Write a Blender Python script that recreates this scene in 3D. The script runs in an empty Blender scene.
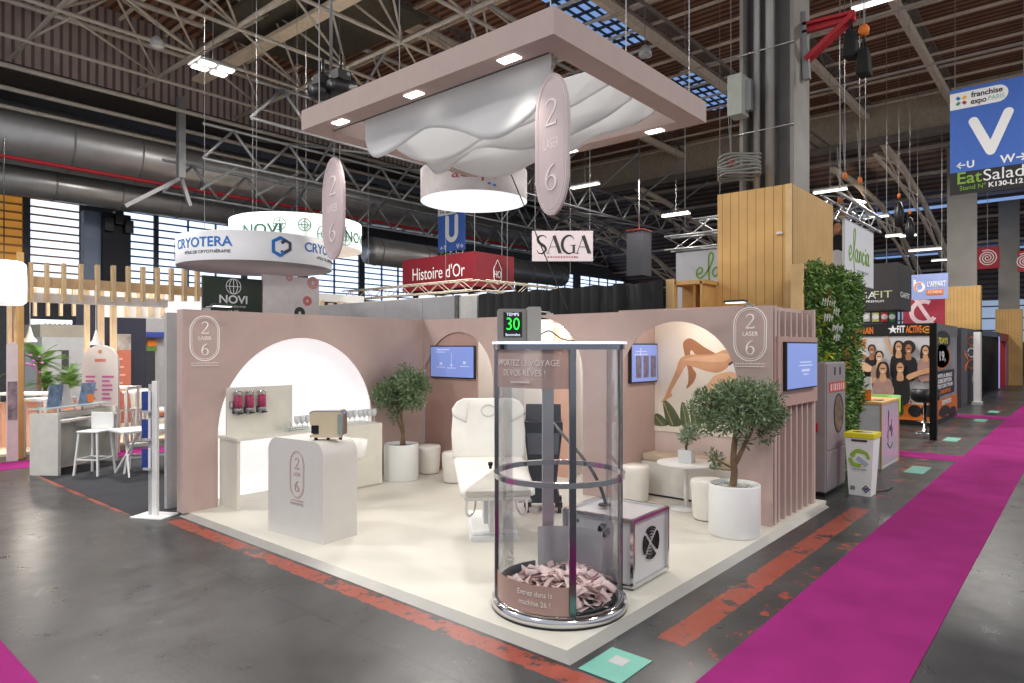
import bpy, bmesh, math, random
from mathutils import Vector, Matrix
from mathutils.geometry import tessellate_polygon
R = math.radians
sc = bpy.context.scene
COL = sc.collection

# ---------------------------------------------------------------- camera, sky, exposure
HC = 2.07
CX, CY = -3.5459, -2.5670
FD = (0.75660, 0.65388)          # viewing direction on the floor plan
RT = (0.65388, -0.75660)         # to the right of it
FPX, PCX, PCY = 670.0, 512.0, 347.5
cam = bpy.data.cameras.new('camera')
cam.lens = FPX / 1024 * 36
cam.sensor_width = 36
cam.shift_y = (PCY - 341.5) / 1024
cam.clip_end = 300
co = bpy.data.objects.new('camera', cam)
co.location = (CX, CY, HC)
co.rotation_euler = (R(90), 0, -math.atan2(FD[0], FD[1]))
COL.objects.link(co)
sc.camera = co

w = bpy.data.worlds.new('world'); sc.world = w; w.use_nodes = True
wn = w.node_tree.nodes; wl = w.node_tree.links
bg = wn['Background']
bg.inputs[0].default_value = (0.86, 0.92, 1.0, 1)
bg.inputs[1].default_value = 0.66

sc.view_settings.view_transform = 'Standard'
sc.view_settings.look = 'None'
sc.view_settings.gamma = 1
sc.view_settings.use_curve_mapping = False
sc.view_settings.exposure = 0.0
sc.cycles.use_denoising = True
sc.cycles.max_bounces = 8
sc.cycles.transparent_max_bounces = 24
sc.cycles.sample_clamp_indirect = 4

def lamp(kind, name, loc, power, color=(1, 1, 1), size=0.1, rot=(0, 0, 0), spot=None, blend=.5, parent=None, sy=None):
    l = bpy.data.lights.new(name, kind); l.energy = power; l.color = color
    if kind == 'AREA':
        l.size = size
        if sy: l.shape = 'RECTANGLE'; l.size_y = sy
    else:
        l.shadow_soft_size = size
    if kind == 'SPOT': l.spot_size = R(spot); l.spot_blend = blend
    o = bpy.data.objects.new(name, l); o.location = loc; o.rotation_euler = rot
    COL.objects.link(o)
    if parent: o.parent = parent
    return o

# added fill lamps standing in for the hall's high-bay rows; no fixtures modelled
for hx, hy, hp in ((-3, -7, .7), (4, -7, .6), (12, -6, 1), (-7, 2, .7), (-5, 10, 1.2), (2, 14, 1.3), (9, 11, 1.2), (14, 5, 1.2), (22, 12, 1.2), (24, 0, 1.2), (34, 6, 1.2)):
    lamp('AREA', 'hall_fill_light', (hx, hy, 9.6), 620 * hp, (1, .96, .9), 1.2)

# ---------------------------------------------------------------- where a photographed point stands in the hall
def ray(x, y):
    l = (x - PCX) / FPX
    return (FD[0] + l * RT[0], FD[1] + l * RT[1], (PCY - y) / FPX)
def G(x, y, z=0.0):
    r = ray(x, y); t = (z - HC) / r[2]
    return (CX + t * r[0], CY + t * r[1], z)
def PX(x, y, X):
    r = ray(x, y); t = (X - CX) / r[0]
    return (X, CY + t * r[1], HC + t * r[2])
def PY(x, y, Y):
    r = ray(x, y); t = (Y - CY) / r[1]
    return (CX + t * r[0], Y, HC + t * r[2])
def PD(x, y, d):
    r = ray(x, y)
    return (CX + d * r[0], CY + d * r[1], HC + d * r[2])

# ---------------------------------------------------------------- materials
def lin(c):
    f = lambda v: v / 12.92 if v <= .04045 else ((v + .055) / 1.055) ** 2.4
    return tuple(f(v / 255) for v in c)
MATS = {}
def mat(name, rgb, rough=.5, metal=0, var=.06, scale=6, bump=0, bscale=60, emit=0, ecol=None, spec=.5, alpha=None, translucent=0):
    if name in MATS: return MATS[name]
    m = bpy.data.materials.new(name); m.use_nodes = True
    n = m.node_tree.nodes; l = m.node_tree.links
    b = n['Principled BSDF']
    c = lin(rgb)
    tc = n.new('ShaderNodeTexCoord'); nz = n.new('ShaderNodeTexNoise')
    nz.inputs['Scale'].default_value = scale; nz.inputs['Detail'].default_value = 4
    l.new(tc.outputs['Object'], nz.inputs['Vector'])
    rp = n.new('ShaderNodeValToRGB')
    rp.color_ramp.elements[0].position = .3; rp.color_ramp.elements[1].position = .7
    rp.color_ramp.elements[0].color = tuple(max(0, v * (1 - var)) for v in c) + (1,)
    rp.color_ramp.elements[1].color = tuple(min(1, v * (1 + var)) for v in c) + (1,)
    l.new(nz.outputs['Fac'], rp.inputs['Fac']); l.new(rp.outputs['Color'], b.inputs['Base Color'])
    b.inputs['Roughness'].default_value = rough; b.inputs['Metallic'].default_value = metal
    b.inputs['Specular IOR Level'].default_value = spec
    if bump:
        nb = n.new('ShaderNodeTexNoise'); nb.inputs['Scale'].default_value = bscale
        bp = n.new('ShaderNodeBump'); bp.inputs['Strength'].default_value = bump; bp.inputs['Distance'].default_value = .02
        l.new(tc.outputs['Object'], nb.inputs['Vector']); l.new(nb.outputs['Fac'], bp.inputs['Height']); l.new(bp.outputs['Normal'], b.inputs['Normal'])
    if emit:
        b.inputs['Emission Color'].default_value = (lin(ecol) if ecol else c) + (1,)
        b.inputs['Emission Strength'].default_value = emit
    if translucent:
        t = n.new('ShaderNodeBsdfTranslucent'); t.inputs[0].default_value = c + (1,)
        mx = n.new('ShaderNodeMixShader'); mx.inputs[0].default_value = translucent
        l.new(b.outputs[0], mx.inputs[1]); l.new(t.outputs[0], mx.inputs[2]); l.new(mx.outputs[0], n['Material Output'].inputs[0])
    MATS[name] = m
    return m
def glass(name, tint=(1, 1, 1), refl=.10, film=0, film_rgb=(255, 255, 255)):
    m = bpy.data.materials.new(name); m.use_nodes = True
    n = m.node_tree.nodes; l = m.node_tree.links
    n.remove(n['Principled BSDF'])
    t = n.new('ShaderNodeBsdfTransparent'); t.inputs[0].default_value = tint + (1,)
    g = n.new('ShaderNodeBsdfGlossy'); g.inputs['Roughness'].default_value = .03
    fr = n.new('ShaderNodeFresnel'); fr.inputs[0].default_value = 1.3
    mu = n.new('ShaderNodeMath'); mu.operation = 'MULTIPLY_ADD'; mu.inputs[1].default_value = .55; mu.inputs[2].default_value = refl
    l.new(fr.outputs[0], mu.inputs[0])
    mx = n.new('ShaderNodeMixShader'); l.new(mu.outputs[0], mx.inputs[0]); l.new(t.outputs[0], mx.inputs[1]); l.new(g.outputs[0], mx.inputs[2])
    last = mx
    if film:
        d = n.new('ShaderNodeBsdfDiffuse')
        nz = n.new('ShaderNodeTexNoise'); nz.inputs['Scale'].default_value = 3
        rp = n.new('ShaderNodeValToRGB'); c = lin(film_rgb)
        rp.color_ramp.elements[0].color = tuple(v * .94 for v in c) + (1,); rp.color_ramp.elements[1].color = c + (1,)
        l.new(nz.outputs['Fac'], rp.inputs[0]); l.new(rp.outputs[0], d.inputs[0])
        m2 = n.new('ShaderNodeMixShader'); m2.inputs[0].default_value = film
        l.new(mx.outputs[0], m2.inputs[1]); l.new(d.outputs[0], m2.inputs[2]); last = m2
    l.new(last.outputs[0], n['Material Output'].inputs[0])
    MATS[name] = m
    return m
def striped(name, a, b, axis, pitch, duty=.5, rough=.6, bump=.6, soft=.15, var=.1):
    """corrugated sheet, boards or slats: bands of two tones along one object axis, with relief"""
    m = mat(name, a, rough, 0, var, 1.5)
    n = m.node_tree.nodes; l = m.node_tree.links; bs = n['Principled BSDF']
    tc = n.new('ShaderNodeTexCoord'); sp = n.new('ShaderNodeSeparateXYZ'); l.new(tc.outputs['Object'], sp.inputs[0])
    d = n.new('ShaderNodeMath'); d.operation = 'DIVIDE'; d.inputs[1].default_value = pitch; l.new(sp.outputs[axis], d.inputs[0])
    fr = n.new('ShaderNodeMath'); fr.operation = 'PINGPONG'; fr.inputs[1].default_value = .5; l.new(d.outputs[0], fr.inputs[0])
    mr = n.new('ShaderNodeMapRange'); mr.inputs[1].default_value = duty / 2 - soft / 2; mr.inputs[2].default_value = duty / 2 + soft / 2
    l.new(fr.outputs[0], mr.inputs[0])
    src = bs.inputs['Base Color'].links[0].from_socket
    mx = n.new('ShaderNodeMix'); mx.data_type = 'RGBA'; l.new(mr.outputs[0], mx.inputs[0]); mx.inputs[6].default_value = lin(b) + (1,); l.new(src, mx.inputs[7])
    l.new(mx.outputs[2], bs.inputs['Base Color'])
    bp = n.new('ShaderNodeBump'); bp.inputs['Strength'].default_value = bump; bp.inputs['Distance'].default_value = .05
    l.new(mr.outputs[0], bp.inputs['Height']); l.new(bp.outputs[0], bs.inputs['Normal'])
    return m

PINK = mat('pink_lacquer', (197, 172, 165), .55, var=.03)
PINKD = mat('pink_lacquer_panel', (190, 156, 146), .55, var=.03)
PINKS = mat('salmon_panel', (214, 168, 146), .6, var=.03)
WHITE = mat('white_laminate', (238, 236, 230), .45, var=.02)
CREAM = mat('cream_laminate', (226, 223, 211), .5, var=.03)
WHITEP = mat('white_paint', (240, 240, 238), .55, var=.02)
LEATHER = mat('white_leatherette', (240, 236, 228), .5, var=.03, bump=.1, bscale=150)
STANDF = mat('stand_floor', (218, 214, 203), .5, var=.03, scale=1.5)
ALU = mat('aluminium', (190, 190, 190), .35, .9, var=.05)
EDGE = mat('ramp_edge', (168, 166, 162), .5, .3, var=.06, scale=3)
CHROME = mat('chrome', (215, 215, 218), .12, 1, var=.03)
DCHROME = mat('dark_chrome', (138, 138, 144), .14, 1, var=.05)
STEEL = mat('steel_grey', (150, 150, 152), .45, .5, var=.06)
LSTEEL = mat('light_steel', (196, 186, 172), .6, .1, var=.12)
PURL = mat('purlin_paint', (236, 218, 194), .6, .0, var=.1)
BEAMC = mat('beam_paint', (134, 122, 112), .6, .1, var=.15)
BLACK = mat('black_plastic', (24, 24, 26), .4, var=.15)
BLACKM = mat('black_metal', (20, 20, 22), .35, .5, var=.15)
BLACKC = mat('black_cloth', (30, 30, 32), .9, var=.2, scale=2)
DGREY = mat('dark_grey', (62, 62, 66), .6, var=.1)
MGREY = mat('mid_grey', (128, 128, 132), .6, var=.05)
LGREY = mat('light_grey', (186, 184, 184), .6, var=.04)
MAGENTA = mat('magenta_carpet', (148, 42, 114), .95, var=.1, scale=2.5, bump=.25, bscale=300, spec=.1)
GREYCARP = mat('charcoal_carpet', (72, 72, 76), .95, var=.1, scale=3, bump=.2, bscale=300, spec=.1)
SCREEN = mat('screen_blue', (120, 140, 205), .3, emit=.55, ecol=(128, 146, 208), var=.05, scale=2)
SCREENW = mat('screen_text', (186, 194, 228), .3, emit=.55)
LIT = mat('lit_white', (250, 250, 252), .5, emit=.85, var=.01)
LITHI = mat('lamp_lens', (255, 250, 240), .4, emit=6, var=.01)
LITMID = mat('lamp_glow', (255, 252, 246), .4, emit=2.2, var=.01)
WOOD = striped('clad_boards', (222, 178, 110), (150, 108, 58), 1, .135, .06, .55, .4, .02, .12)
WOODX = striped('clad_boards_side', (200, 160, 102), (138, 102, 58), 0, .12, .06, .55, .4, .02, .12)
WOODP = mat('pine', (216, 172, 108), .6, var=.12, scale=3)
WOODL = mat('pale_timber', (226, 200, 164), .6, var=.1, scale=3)
WOODG = mat('greyed_timber', (196, 170, 132), .65, var=.12, scale=3)
BARK = mat('bark', (120, 98, 74), .9, var=.3, scale=14, bump=.5, bscale=40)
LEAF = mat('olive_leaf', (98, 120, 78), .55, var=.35, scale=9)
LEAFD = mat('dark_leaf', (60, 92, 46), .5, var=.4, scale=7)
LEAFY = mat('yellow_leaf', (196, 196, 40), .55, var=.2)
LEAFG = mat('bright_leaf', (96, 138, 58), .5, var=.35, scale=8)
LEAFB = mat('blue_green_leaf', (138, 158, 128), .55, var=.25, scale=9)
PEBBLE = mat('white_pebbles', (214, 212, 206), .8, var=.2, scale=30)
SOIL = mat('pebble_dark', (150, 148, 142), .9, var=.3, scale=30)
LOGOW = mat('logo_white', (246, 240, 236), .5, emit=.12, var=.01)
LOGOP = mat('logo_pink_line', (198, 164, 156), .5, var=.02)
TAN = mat('linen_cushion', (208, 190, 166), .9, var=.1, bump=.2, bscale=120)
TEXTW = mat('print_white', (238, 238, 238), .6, var=.01)
TEXTK = mat('print_black', (30, 30, 32), .6, var=.05)
TEXTG = mat('print_green', (128, 170, 56), .6, var=.05)
TEXTB = mat('print_blue', (28, 112, 190), .6, var=.04)
ORANGE = mat('print_orange', (226, 120, 36), .6, var=.05)
REDP = mat('print_red', (178, 36, 44), .6, var=.06)
SIGNBLUE = mat('banner_blue', (66, 106, 190), .7, var=.03)

# ---------------------------------------------------------------- mesh helpers
class MB:
    def __init__(s): s.v = []; s.f = []; s.sm = []; s.k = 0
    def add(s, vs, fs, smooth=False):
        o = len(s.v); s.v += [tuple(v) for v in vs]
        s.f += [tuple(i + o for i in f) for f in fs]; s.sm += [smooth] * len(fs); return s
    def box(s, c, d, rz=0):
        x, y, z = (k / 2 for k in d); ca, sa = math.cos(rz), math.sin(rz)
        vs = [(c[0] + a * x * ca - b * y * sa, c[1] + a * x * sa + b * y * ca, c[2] + e * z) for e in (-1, 1) for a, b in ((-1, -1), (1, -1), (1, 1), (-1, 1))]
        return s.add(vs, [(3, 2, 1, 0), (4, 5, 6, 7), (0, 1, 5, 4), (1, 2, 6, 5), (2, 3, 7, 6), (3, 0, 4, 7)])
    def bb(s, a, b):
        return s.box([(a[i] + b[i]) / 2 for i in range(3)], [abs(b[i] - a[i]) for i in range(3)])
    def tube(s, pts, r, n=8, caps=True, closed=False):
        P = [Vector(p) for p in pts]; k = len(P)
        rs = list(r) if isinstance(r, (list, tuple)) else [r] * k
        vs = []; up = None
        for i in range(k):
            if closed: d = P[(i + 1) % k] - P[i - 1]
            else: d = P[min(i + 1, k - 1)] - P[max(i - 1, 0)]
            if d.length < 1e-9: d = Vector((0, 0, 1))
            d.normalize()
            if up is None:
                up = Vector((0, 0, 1)) if abs(d.z) < .9 else Vector((1, 0, 0))
            a = d.cross(up)
            if a.length < 1e-6: up = Vector((1, 0, 0)) if abs(d.x) < .9 else Vector((0, 1, 0)); a = d.cross(up)
            a.normalize(); b = a.cross(d); up = b
            for j in range(n):
                t = 2 * math.pi * j / n
                vs.append(P[i] + (a * math.cos(t) + b * math.sin(t)) * rs[i])
        fs = []
        for i in range(k if closed else k - 1):
            for j in range(n):
                p, q = i * n, ((i + 1) % k) * n
                fs.append((p + j, p + (j + 1) % n, q + (j + 1) % n, q + j))
        if caps and not closed:
            fs += [tuple(range(n))[::-1], tuple(range((k - 1) * n, k * n))]
        return s.add(vs, fs, n > 5)
    def bar(s, a, b, wd, h=None):
        """square-section bar from a to b"""
        h = h or wd
        A, B = Vector(a), Vector(b); d = (B - A).normalized()
        up = Vector((0, 0, 1)) if abs(d.z) < .95 else Vector((1, 0, 0))
        x = d.cross(up).normalized() * wd / 2; y = x.cross(d).normalized() * h / 2
        vs = [p + q for p in (A, B) for q in (-x - y, x - y, x + y, -x + y)]
        return s.add(vs, [(3, 2, 1, 0), (4, 5, 6, 7), (0, 1, 5, 4), (1, 2, 6, 5), (2, 3, 7, 6), (3, 0, 4, 7)])
    def lathe(s, prof, c=(0, 0, 0), n=32, smooth=True, a0=0, a1=360):
        full = a1 - a0 >= 360; m = n if full else n + 1; vs = []
        for rr, z in prof:
            for j in range(m):
                t = R(a0 + (a1 - a0) * j / n); vs.append((c[0] + rr * math.cos(t), c[1] + rr * math.sin(t), c[2] + z))
        fs = []
        for i in range(len(prof) - 1):
            for j in range(n):
                k = (j + 1) % m; fs.append((i * m + j, i * m + k, (i + 1) * m + k, (i + 1) * m + j))
        return s.add(vs, fs, smooth)
    def prism(s, poly, f0, f1):
        """closed outline poly (2-D, may be concave) between the two maps f0, f1: 2-D -> 3-D"""
        tri = tessellate_polygon([[Vector((p[0], p[1], 0)) for p in poly]]); k = len(poly)
        vs = [f0(p) for p in poly] + [f1(p) for p in poly]
        fs = [tuple(t) for t in tri] + [tuple(i + k for i in t)[::-1] for t in tri]
        fs += [(i, (i + 1) % k, (i + 1) % k + k, i + k) for i in range(k)]
        return s.add(vs, fs)
    def xz(s, poly, y0, y1):
        return s.prism(poly, lambda p: (p[0], y0, p[1]), lambda p: (p[0], y1, p[1]))
    def yz(s, poly, x0, x1):
        return s.prism(poly, lambda p: (x0, p[0], p[1]), lambda p: (x1, p[0], p[1]))
    def xy(s, poly, z0, z1):
        return s.prism(poly, lambda p: (p[0], p[1], z0), lambda p: (p[0], p[1], z1))
    def ribbon(s, pts, wd, y0=0, y1=-.003, closed=False):
        """flat stroke in the x-z plane, facing -y; wd a width or one per point"""
        s.k += 1; y1 -= .0007 * s.k      # later strokes lie a hair in front of earlier ones
        k = len(pts); ws = list(wd) if isinstance(wd, (list, tuple)) else [wd] * k
        vs = []
        for i in range(k):
            a = Vector(pts[i - 1] if (i or closed) else pts[0]); b = Vector(pts[(i + 1) % k] if (i < k - 1 or closed) else pts[-1])
            d = b - a
            if d.length < 1e-9: d = Vector((1, 0))
            d.normalize(); nn = Vector((-d.y, d.x)) * ws[i] / 2; p = Vector(pts[i])
            for q in (p + nn, p - nn): vs += [(q.x, y0, q.y), (q.x, y1, q.y)]
        fs = []
        for i in range(k if closed else k - 1):
            a, b = i * 4, ((i + 1) % k) * 4
            fs += [(a + 1, a + 3, b + 3, b + 1), (a, b, b + 2, a + 2), (a, a + 1, b + 1, b), (a + 2, b + 2, b + 3, a + 3)]
        return s.add(vs, fs)
    def build(s, name, m, parent=None, loc=(0, 0, 0), rz=0, bevel=0, smooth=None):
        me = bpy.data.meshes.new(name); me.from_pydata(s.v, [], s.f)
        bm = bmesh.new(); bm.from_mesh(me); bmesh.ops.recalc_face_normals(bm, faces=bm.faces); bm.to_mesh(me); bm.free()
        me.polygons.foreach_set('use_smooth', s.sm if smooth is None else [smooth] * len(s.f))
        me.materials.append(m); me.update()
        o = bpy.data.objects.new(name, me); COL.objects.link(o)
        o.location = loc; o.rotation_euler = (0, 0, rz)
        if parent: o.parent = parent
        if bevel:
            b = o.modifiers.new('bevel', 'BEVEL'); b.width = bevel; b.segments = 2; b.limit_method = 'ANGLE'; b.angle_limit = R(40)
        return o

def tag(o, label, cat, group=None, kind=None):
    o['label'] = label; o['category'] = cat
    if group: o['group'] = group
    if kind: o['kind'] = kind
    return o
def thing(name, label, cat, loc=(0, 0, 0), rz=0, group=None):
    o = bpy.data.objects.new(name, None); o.empty_display_size = .1; COL.objects.link(o)
    o.location = loc; o.rotation_euler = (0, 0, rz)
    return tag(o, label, cat, group)
def struct(o, label=None):
    o['kind'] = 'structure'
    if label: o['label'] = label
    return o
def dup(o, loc=None, rz=None, label=None, group=None):
    c = o.copy(); COL.objects.link(c)
    for ch in o.children:
        d = ch.copy(); COL.objects.link(d); d.parent = c
        for g in ch.children:
            e = g.copy(); COL.objects.link(e); e.parent = d
    if loc is not None: c.location = loc
    if rz is not None: c.rotation_euler = (0, 0, rz)
    if label: c['label'] = label
    if group: c['group'] = group
    return c
_vl = bpy.context.view_layer
def text(name, body, size, m, parent=None, loc=(0, 0, 0), rz=0, sx=1, align='CENTER', t=.002, bend=0, tilt=0, fat=0, fit=None):
    """lettering in the local x-z plane facing -y; bend: radius of the drum it wraps (local origin on the drum's face)"""
    c = bpy.data.curves.new(name, 'FONT'); c.body = body; c.size = size; c.align_x = align; c.align_y = 'CENTER'
    c.extrude = t; c.offset = fat; c.resolution_u = 4
    o = bpy.data.objects.new(name, c); COL.objects.link(o); _vl.update()
    me = bpy.data.meshes.new_from_object(o.evaluated_get(bpy.context.evaluated_depsgraph_get()))
    bpy.data.objects.remove(o); me.name = name
    if fit and len(me.vertices):
        xs_ = [v.co.x for v in me.vertices]; sx = fit / (max(xs_) - min(xs_))
    if bend:
        bm = bmesh.new(); bm.from_mesh(me)
        bmesh.ops.subdivide_edges(bm, edges=[e for e in bm.edges if e.calc_length() > size * .25], cuts=2)
        bm.to_mesh(me); bm.free()
    for v in me.vertices:
        x, y, z = v.co.x * sx, v.co.y, v.co.z
        if bend:
            a = x / bend; v.co = (math.sin(a) * (bend + z), bend - math.cos(a) * (bend + z), y)
        else:
            v.co = (x, -z, y)
    me.materials.clear(); me.materials.append(m)
    o = bpy.data.objects.new(name, me); COL.objects.link(o); o.location = loc; o.rotation_euler = (0, tilt, rz)
    if parent: o.parent = parent
    return o
def roofz(x, y):
    """underside of whatever roof is over (x, y)"""
    if x > 29: return 11.3 - .0062 * (x - 29) ** 2
    return 10.2 if y > 21 else 12.8
def arc(cx, cz, rx, rz, a0, a1, n=24):
    return [(cx + rx * math.cos(R(a0 + (a1 - a0) * i / n)), cz + rz * math.sin(R(a0 + (a1 - a0) * i / n))) for i in range(n + 1)]
def spline(pts, n=8, closed=False):
    out = []; k = len(pts)
    for i in range(k if closed else k - 1):
        p = [pts[(i + j - 1) % k] if closed else pts[min(max(i + j - 1, 0), k - 1)] for j in range(4)]
        for q in range(n):
            t = q / n
            out.append(tuple(.5 * (2 * p[1][d] + (p[2][d] - p[0][d]) * t + (2 * p[0][d] - 5 * p[1][d] + 4 * p[2][d] - p[3][d]) * t * t + (3 * p[1][d] - p[0][d] - 3 * p[2][d] + p[3][d]) * t ** 3) for d in range(len(pts[0]))))
    if not closed: out.append(tuple(pts[-1]))
    return out
def rrect(x0, z0, x1, z1, r, n=6):
    return arc(x1 - r, z1 - r, r, r, 0, 90, n) + arc(x0 + r, z1 - r, r, r, 90, 180, n) + arc(x0 + r, z0 + r, r, r, 180, 270, n) + arc(x1 - r, z0 + r, r, r, 270, 360, n)
def pill(w_, h_, rr=None, n=14):
    """outline of an upright pill centred on 0; rr the height of its round ends"""
    rr = rr or w_ / 2; z = h_ / 2 - rr
    return arc(0, z, w_ / 2, rr, 0, 180, n) + arc(0, -z, w_ / 2, rr, 180, 360, n)
def shape2(h):
    k = h
    top = spline([(-.26, .30), (-.20, .43), (-.02, .5), (.18, .44), (.26, .28), (.18, .08), (-.02, -.16), (-.28, -.46)], 6)
    ws = [.05 + .05 * math.sin(math.pi * i / len(top)) ** 2 * 1.2 for i in range(len(top))]
    return [([(x * k, z * k) for x, z in top], [q * k for q in ws]), ([(-.30 * k, -.465 * k), (.30 * k, -.465 * k)], [.075 * k, .075 * k]), ([(.27 * k, -.45 * k), (.31 * k, -.33 * k)], [.05 * k, .03 * k])]
def shape6(h):
    k = h
    st = spline([(.20, .47), (.02, .40), (-.16, .22), (-.25, -.02), (-.26, -.22), (-.18, -.42), (0, -.5), (.18, -.43), (.27, -.22), (.2, -.02), (.02, .06), (-.16, -.03), (-.25, -.2)], 6)
    ws = [(.04 + .065 * math.sin(math.pi * 2.2 * i / len(st)) ** 2) * k for i in range(len(st))]
    return [([(x * k, z * k) for x, z in st], ws)]
def logo(parent, loc, rz, w_, h_, m, ends=None, lw=.012, lines=True, t=.004, name='logo', gk=.26):
    """the stand's emblem: a double pill outline around 2 / LASER / 6"""
    q = MB()
    q.ribbon(pill(w_, h_, ends)[:-1], lw, 0, -t, True)
    q.ribbon(pill(w_ * .88, h_ - w_ * .12, ends * .88 if ends else None)[:-1], lw * .45, 0, -t, True)
    g = h_ * gk
    for dz, shp in ((h_ * .235, shape2(g)), (-h_ * .245, shape6(g))):
        for pts, ws in shp: q.ribbon([(x, z + dz) for x, z in pts], ws, 0, -t)
    o = q.build(name, m, parent, loc, rz)
    text('lettering', 'LASER', h_ * .115, m, o, (0, 0, 0), 0, sx=.95 * min(1, w_ * .62 / (h_ * .36)), t=t / 2)
    if lines:
        d = MB(); rnd = random.Random(4)
        for i in range(2):
            x = -w_ * .46
            while x < w_ * .44:
                k = rnd.uniform(.03, .1) * w_; z = -h_ * (.55 + .055 * i)
                d.ribbon([(x, z), (min(x + k, w_ * .46), z)], h_ * .012, 0, -t / 2); x += k + w_ * .03
        d.build('small_print', m, o)
    return o

# ================================================================= THE HALL
# floor: dark worn screed with broken red-orange paint bands round the stand
m = mat('hall_floor', (60, 60, 61), .3, 0, .4, 1.1, .05, 30)
n = m.node_tree.nodes; l = m.node_tree.links; bs = n['Principled BSDF']
tc = n.new('ShaderNodeTexCoord'); sp = n.new('ShaderNodeSeparateXYZ'); l.new(tc.outputs['Object'], sp.inputs[0])
def mth(op, a, b=None):
    k = n.new('ShaderNodeMath'); k.operation = op
    for i, v in enumerate((a, b)):
        if v is None: continue
        if isinstance(v, (int, float)): k.inputs[i].default_value = v
        else: l.new(v, k.inputs[i])
    return k.outputs[0]
def noise(scale, detail=5, rough=.6, dist=0):
    k = n.new('ShaderNodeTexNoise'); k.inputs['Scale'].default_value = scale; k.inputs['Detail'].default_value = detail
    k.inputs['Roughness'].default_value = rough; k.inputs['Distortion'].default_value = dist; l.new(tc.outputs['Object'], k.inputs['Vector']); return k.outputs['Fac']
nz = noise(2.2, 8, .7)
wob = mth('MULTIPLY', mth('SUBTRACT', noise(9, 4), .5), .08)
X = mth('ADD', sp.outputs[0], wob); Y = mth('ADD', sp.outputs[1], wob)
def between(v, a, b): return mth('MULTIPLY', mth('GREATER_THAN', v, a), mth('LESS_THAN', v, b))
def paint(band, thr): return mth('MULTIPLY', band, mth('GREATER_THAN', nz, thr))
nz = mth('ADD', mth('MULTIPLY', nz, .55), mth('MULTIPLY', noise(7, 9, .75), .45))
p = paint(mth('MULTIPLY', between(X, -.21, -.035), between(Y, -1.2, 5.75)), .455)
p = mth('MAXIMUM', p, paint(mth('MULTIPLY', between(X, -.42, -.2), between(Y, 6.5, 10.2)), .46))
p = mth('MAXIMUM', p, paint(mth('MULTIPLY', between(Y, -.44, -.22), between(X, .75, 5.9)), .45))
p = mth('MAXIMUM', p, paint(mth('MULTIPLY', between(Y, -.72, -.58), between(X, .2, 5.2)), .55))
p = mth('MAXIMUM', p, paint(mth('MULTIPLY', between(Y, -.5, .25), between(X, 6.6, 26)), .55))
src = bs.inputs['Base Color'].links[0].from_socket
mx = n.new('ShaderNodeMix'); mx.data_type = 'RGBA'; l.new(mth('MULTIPLY', p, mth('ADD', .55, mth('MULTIPLY', noise(14, 6), .6))), mx.inputs[0]); l.new(src, mx.inputs[6]); mx.inputs[7].default_value = lin((164, 70, 50)) + (1,)
# pale scuffs and dark joints of the slabs
sc2 = mth('MULTIPLY', mth('GREATER_THAN', noise(3.1, 10, .75, .6), .63), .5)
m2 = n.new('ShaderNodeMix'); m2.data_type = 'RGBA'; l.new(sc2, m2.inputs[0]); l.new(mx.outputs[2], m2.inputs[6]); m2.inputs[7].default_value = lin((112, 108, 102)) + (1,)
def joint(v, pitch, off):
    return mth('LESS_THAN', mth('PINGPONG', mth('ADD', v, off), pitch), .008)
jt = mth('MAXIMUM', joint(sp.outputs[0], 1.6, .62), joint(sp.outputs[1], 1.6, 1.15))
m3 = n.new('ShaderNodeMix'); m3.data_type = 'RGBA'; l.new(mth('MULTIPLY', jt, .6), m3.inputs[0]); l.new(m2.outputs[2], m3.inputs[6]); m3.inputs[7].default_value = lin((30, 29, 28)) + (1,)
l.new(m3.outputs[2], bs.inputs['Base Color'])
rr = mth('ADD', mth('MULTIPLY', noise(2.6, 10, .75), .5), .08); l.new(rr, bs.inputs['Roughness'])
struct(MB().bb((-14, -16, -.2), (64, 32, 0)).build('floor', m))

def carpet(a, b, name, mt, label, z=.006):
    return tag(MB().bb((a[0], a[1], 0), (b[0], b[1], z)).build(name, mt), label, 'carpet')
carpet((-3.3, -1.72), (44, -.72), 'carpet_runner', MAGENTA, 'long magenta carpet runner along the right hand aisle')
carpet((-3.3, -.7), (-2.33, 9), 'carpet_runner', MAGENTA, 'magenta carpet runner cut by the lower left corner of the frame')
carpet((10.9, -.72), (11.7, 3), 'carpet_runner', MAGENTA, 'magenta cross runner between the green stand and the gym stand')
carpet((20.2, -.72), (21.2, 3), 'carpet_runner', MAGENTA, 'magenta cross runner beyond the gym stand')
carpet((-9, 11.3), (6, 12.2), 'carpet_runner', MAGENTA, 'magenta carpet runner behind the white desk', .005)
carpet((-.35, 6.1), (2.6, 10.9), 'carpet_tile_field', GREYCARP, 'charcoal carpet under the white desk and folding table', .004)
carpet((9.0, .1), (10.9, 3), 'carpet_tile_field', mat('black_carpet', (40, 38, 38), .95, var=.2), 'dark carpet of the gym stand near its black post', .004) if False else None

# roof: brown corrugated sheets over the nave, a lower barrel beyond
ROOF = striped('roof_sheets', (158, 112, 86), (92, 62, 47), 0, .30, .45, .7, .6, .1, .3)
ROOF2 = striped('roof_sheets_far', (124, 100, 90), (58, 47, 43), 0, .8, .4, .7, .6, .1, .3)
roof = MB()
Z = 12.8
hole = [(12.4, 8.6, 17.2, 10.3), (20.6, 8.75, 25.4, 10.4)]
xs = sorted({4, 29} | {h[0] for h in hole} | {h[2] for h in hole} | {-4})
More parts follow.
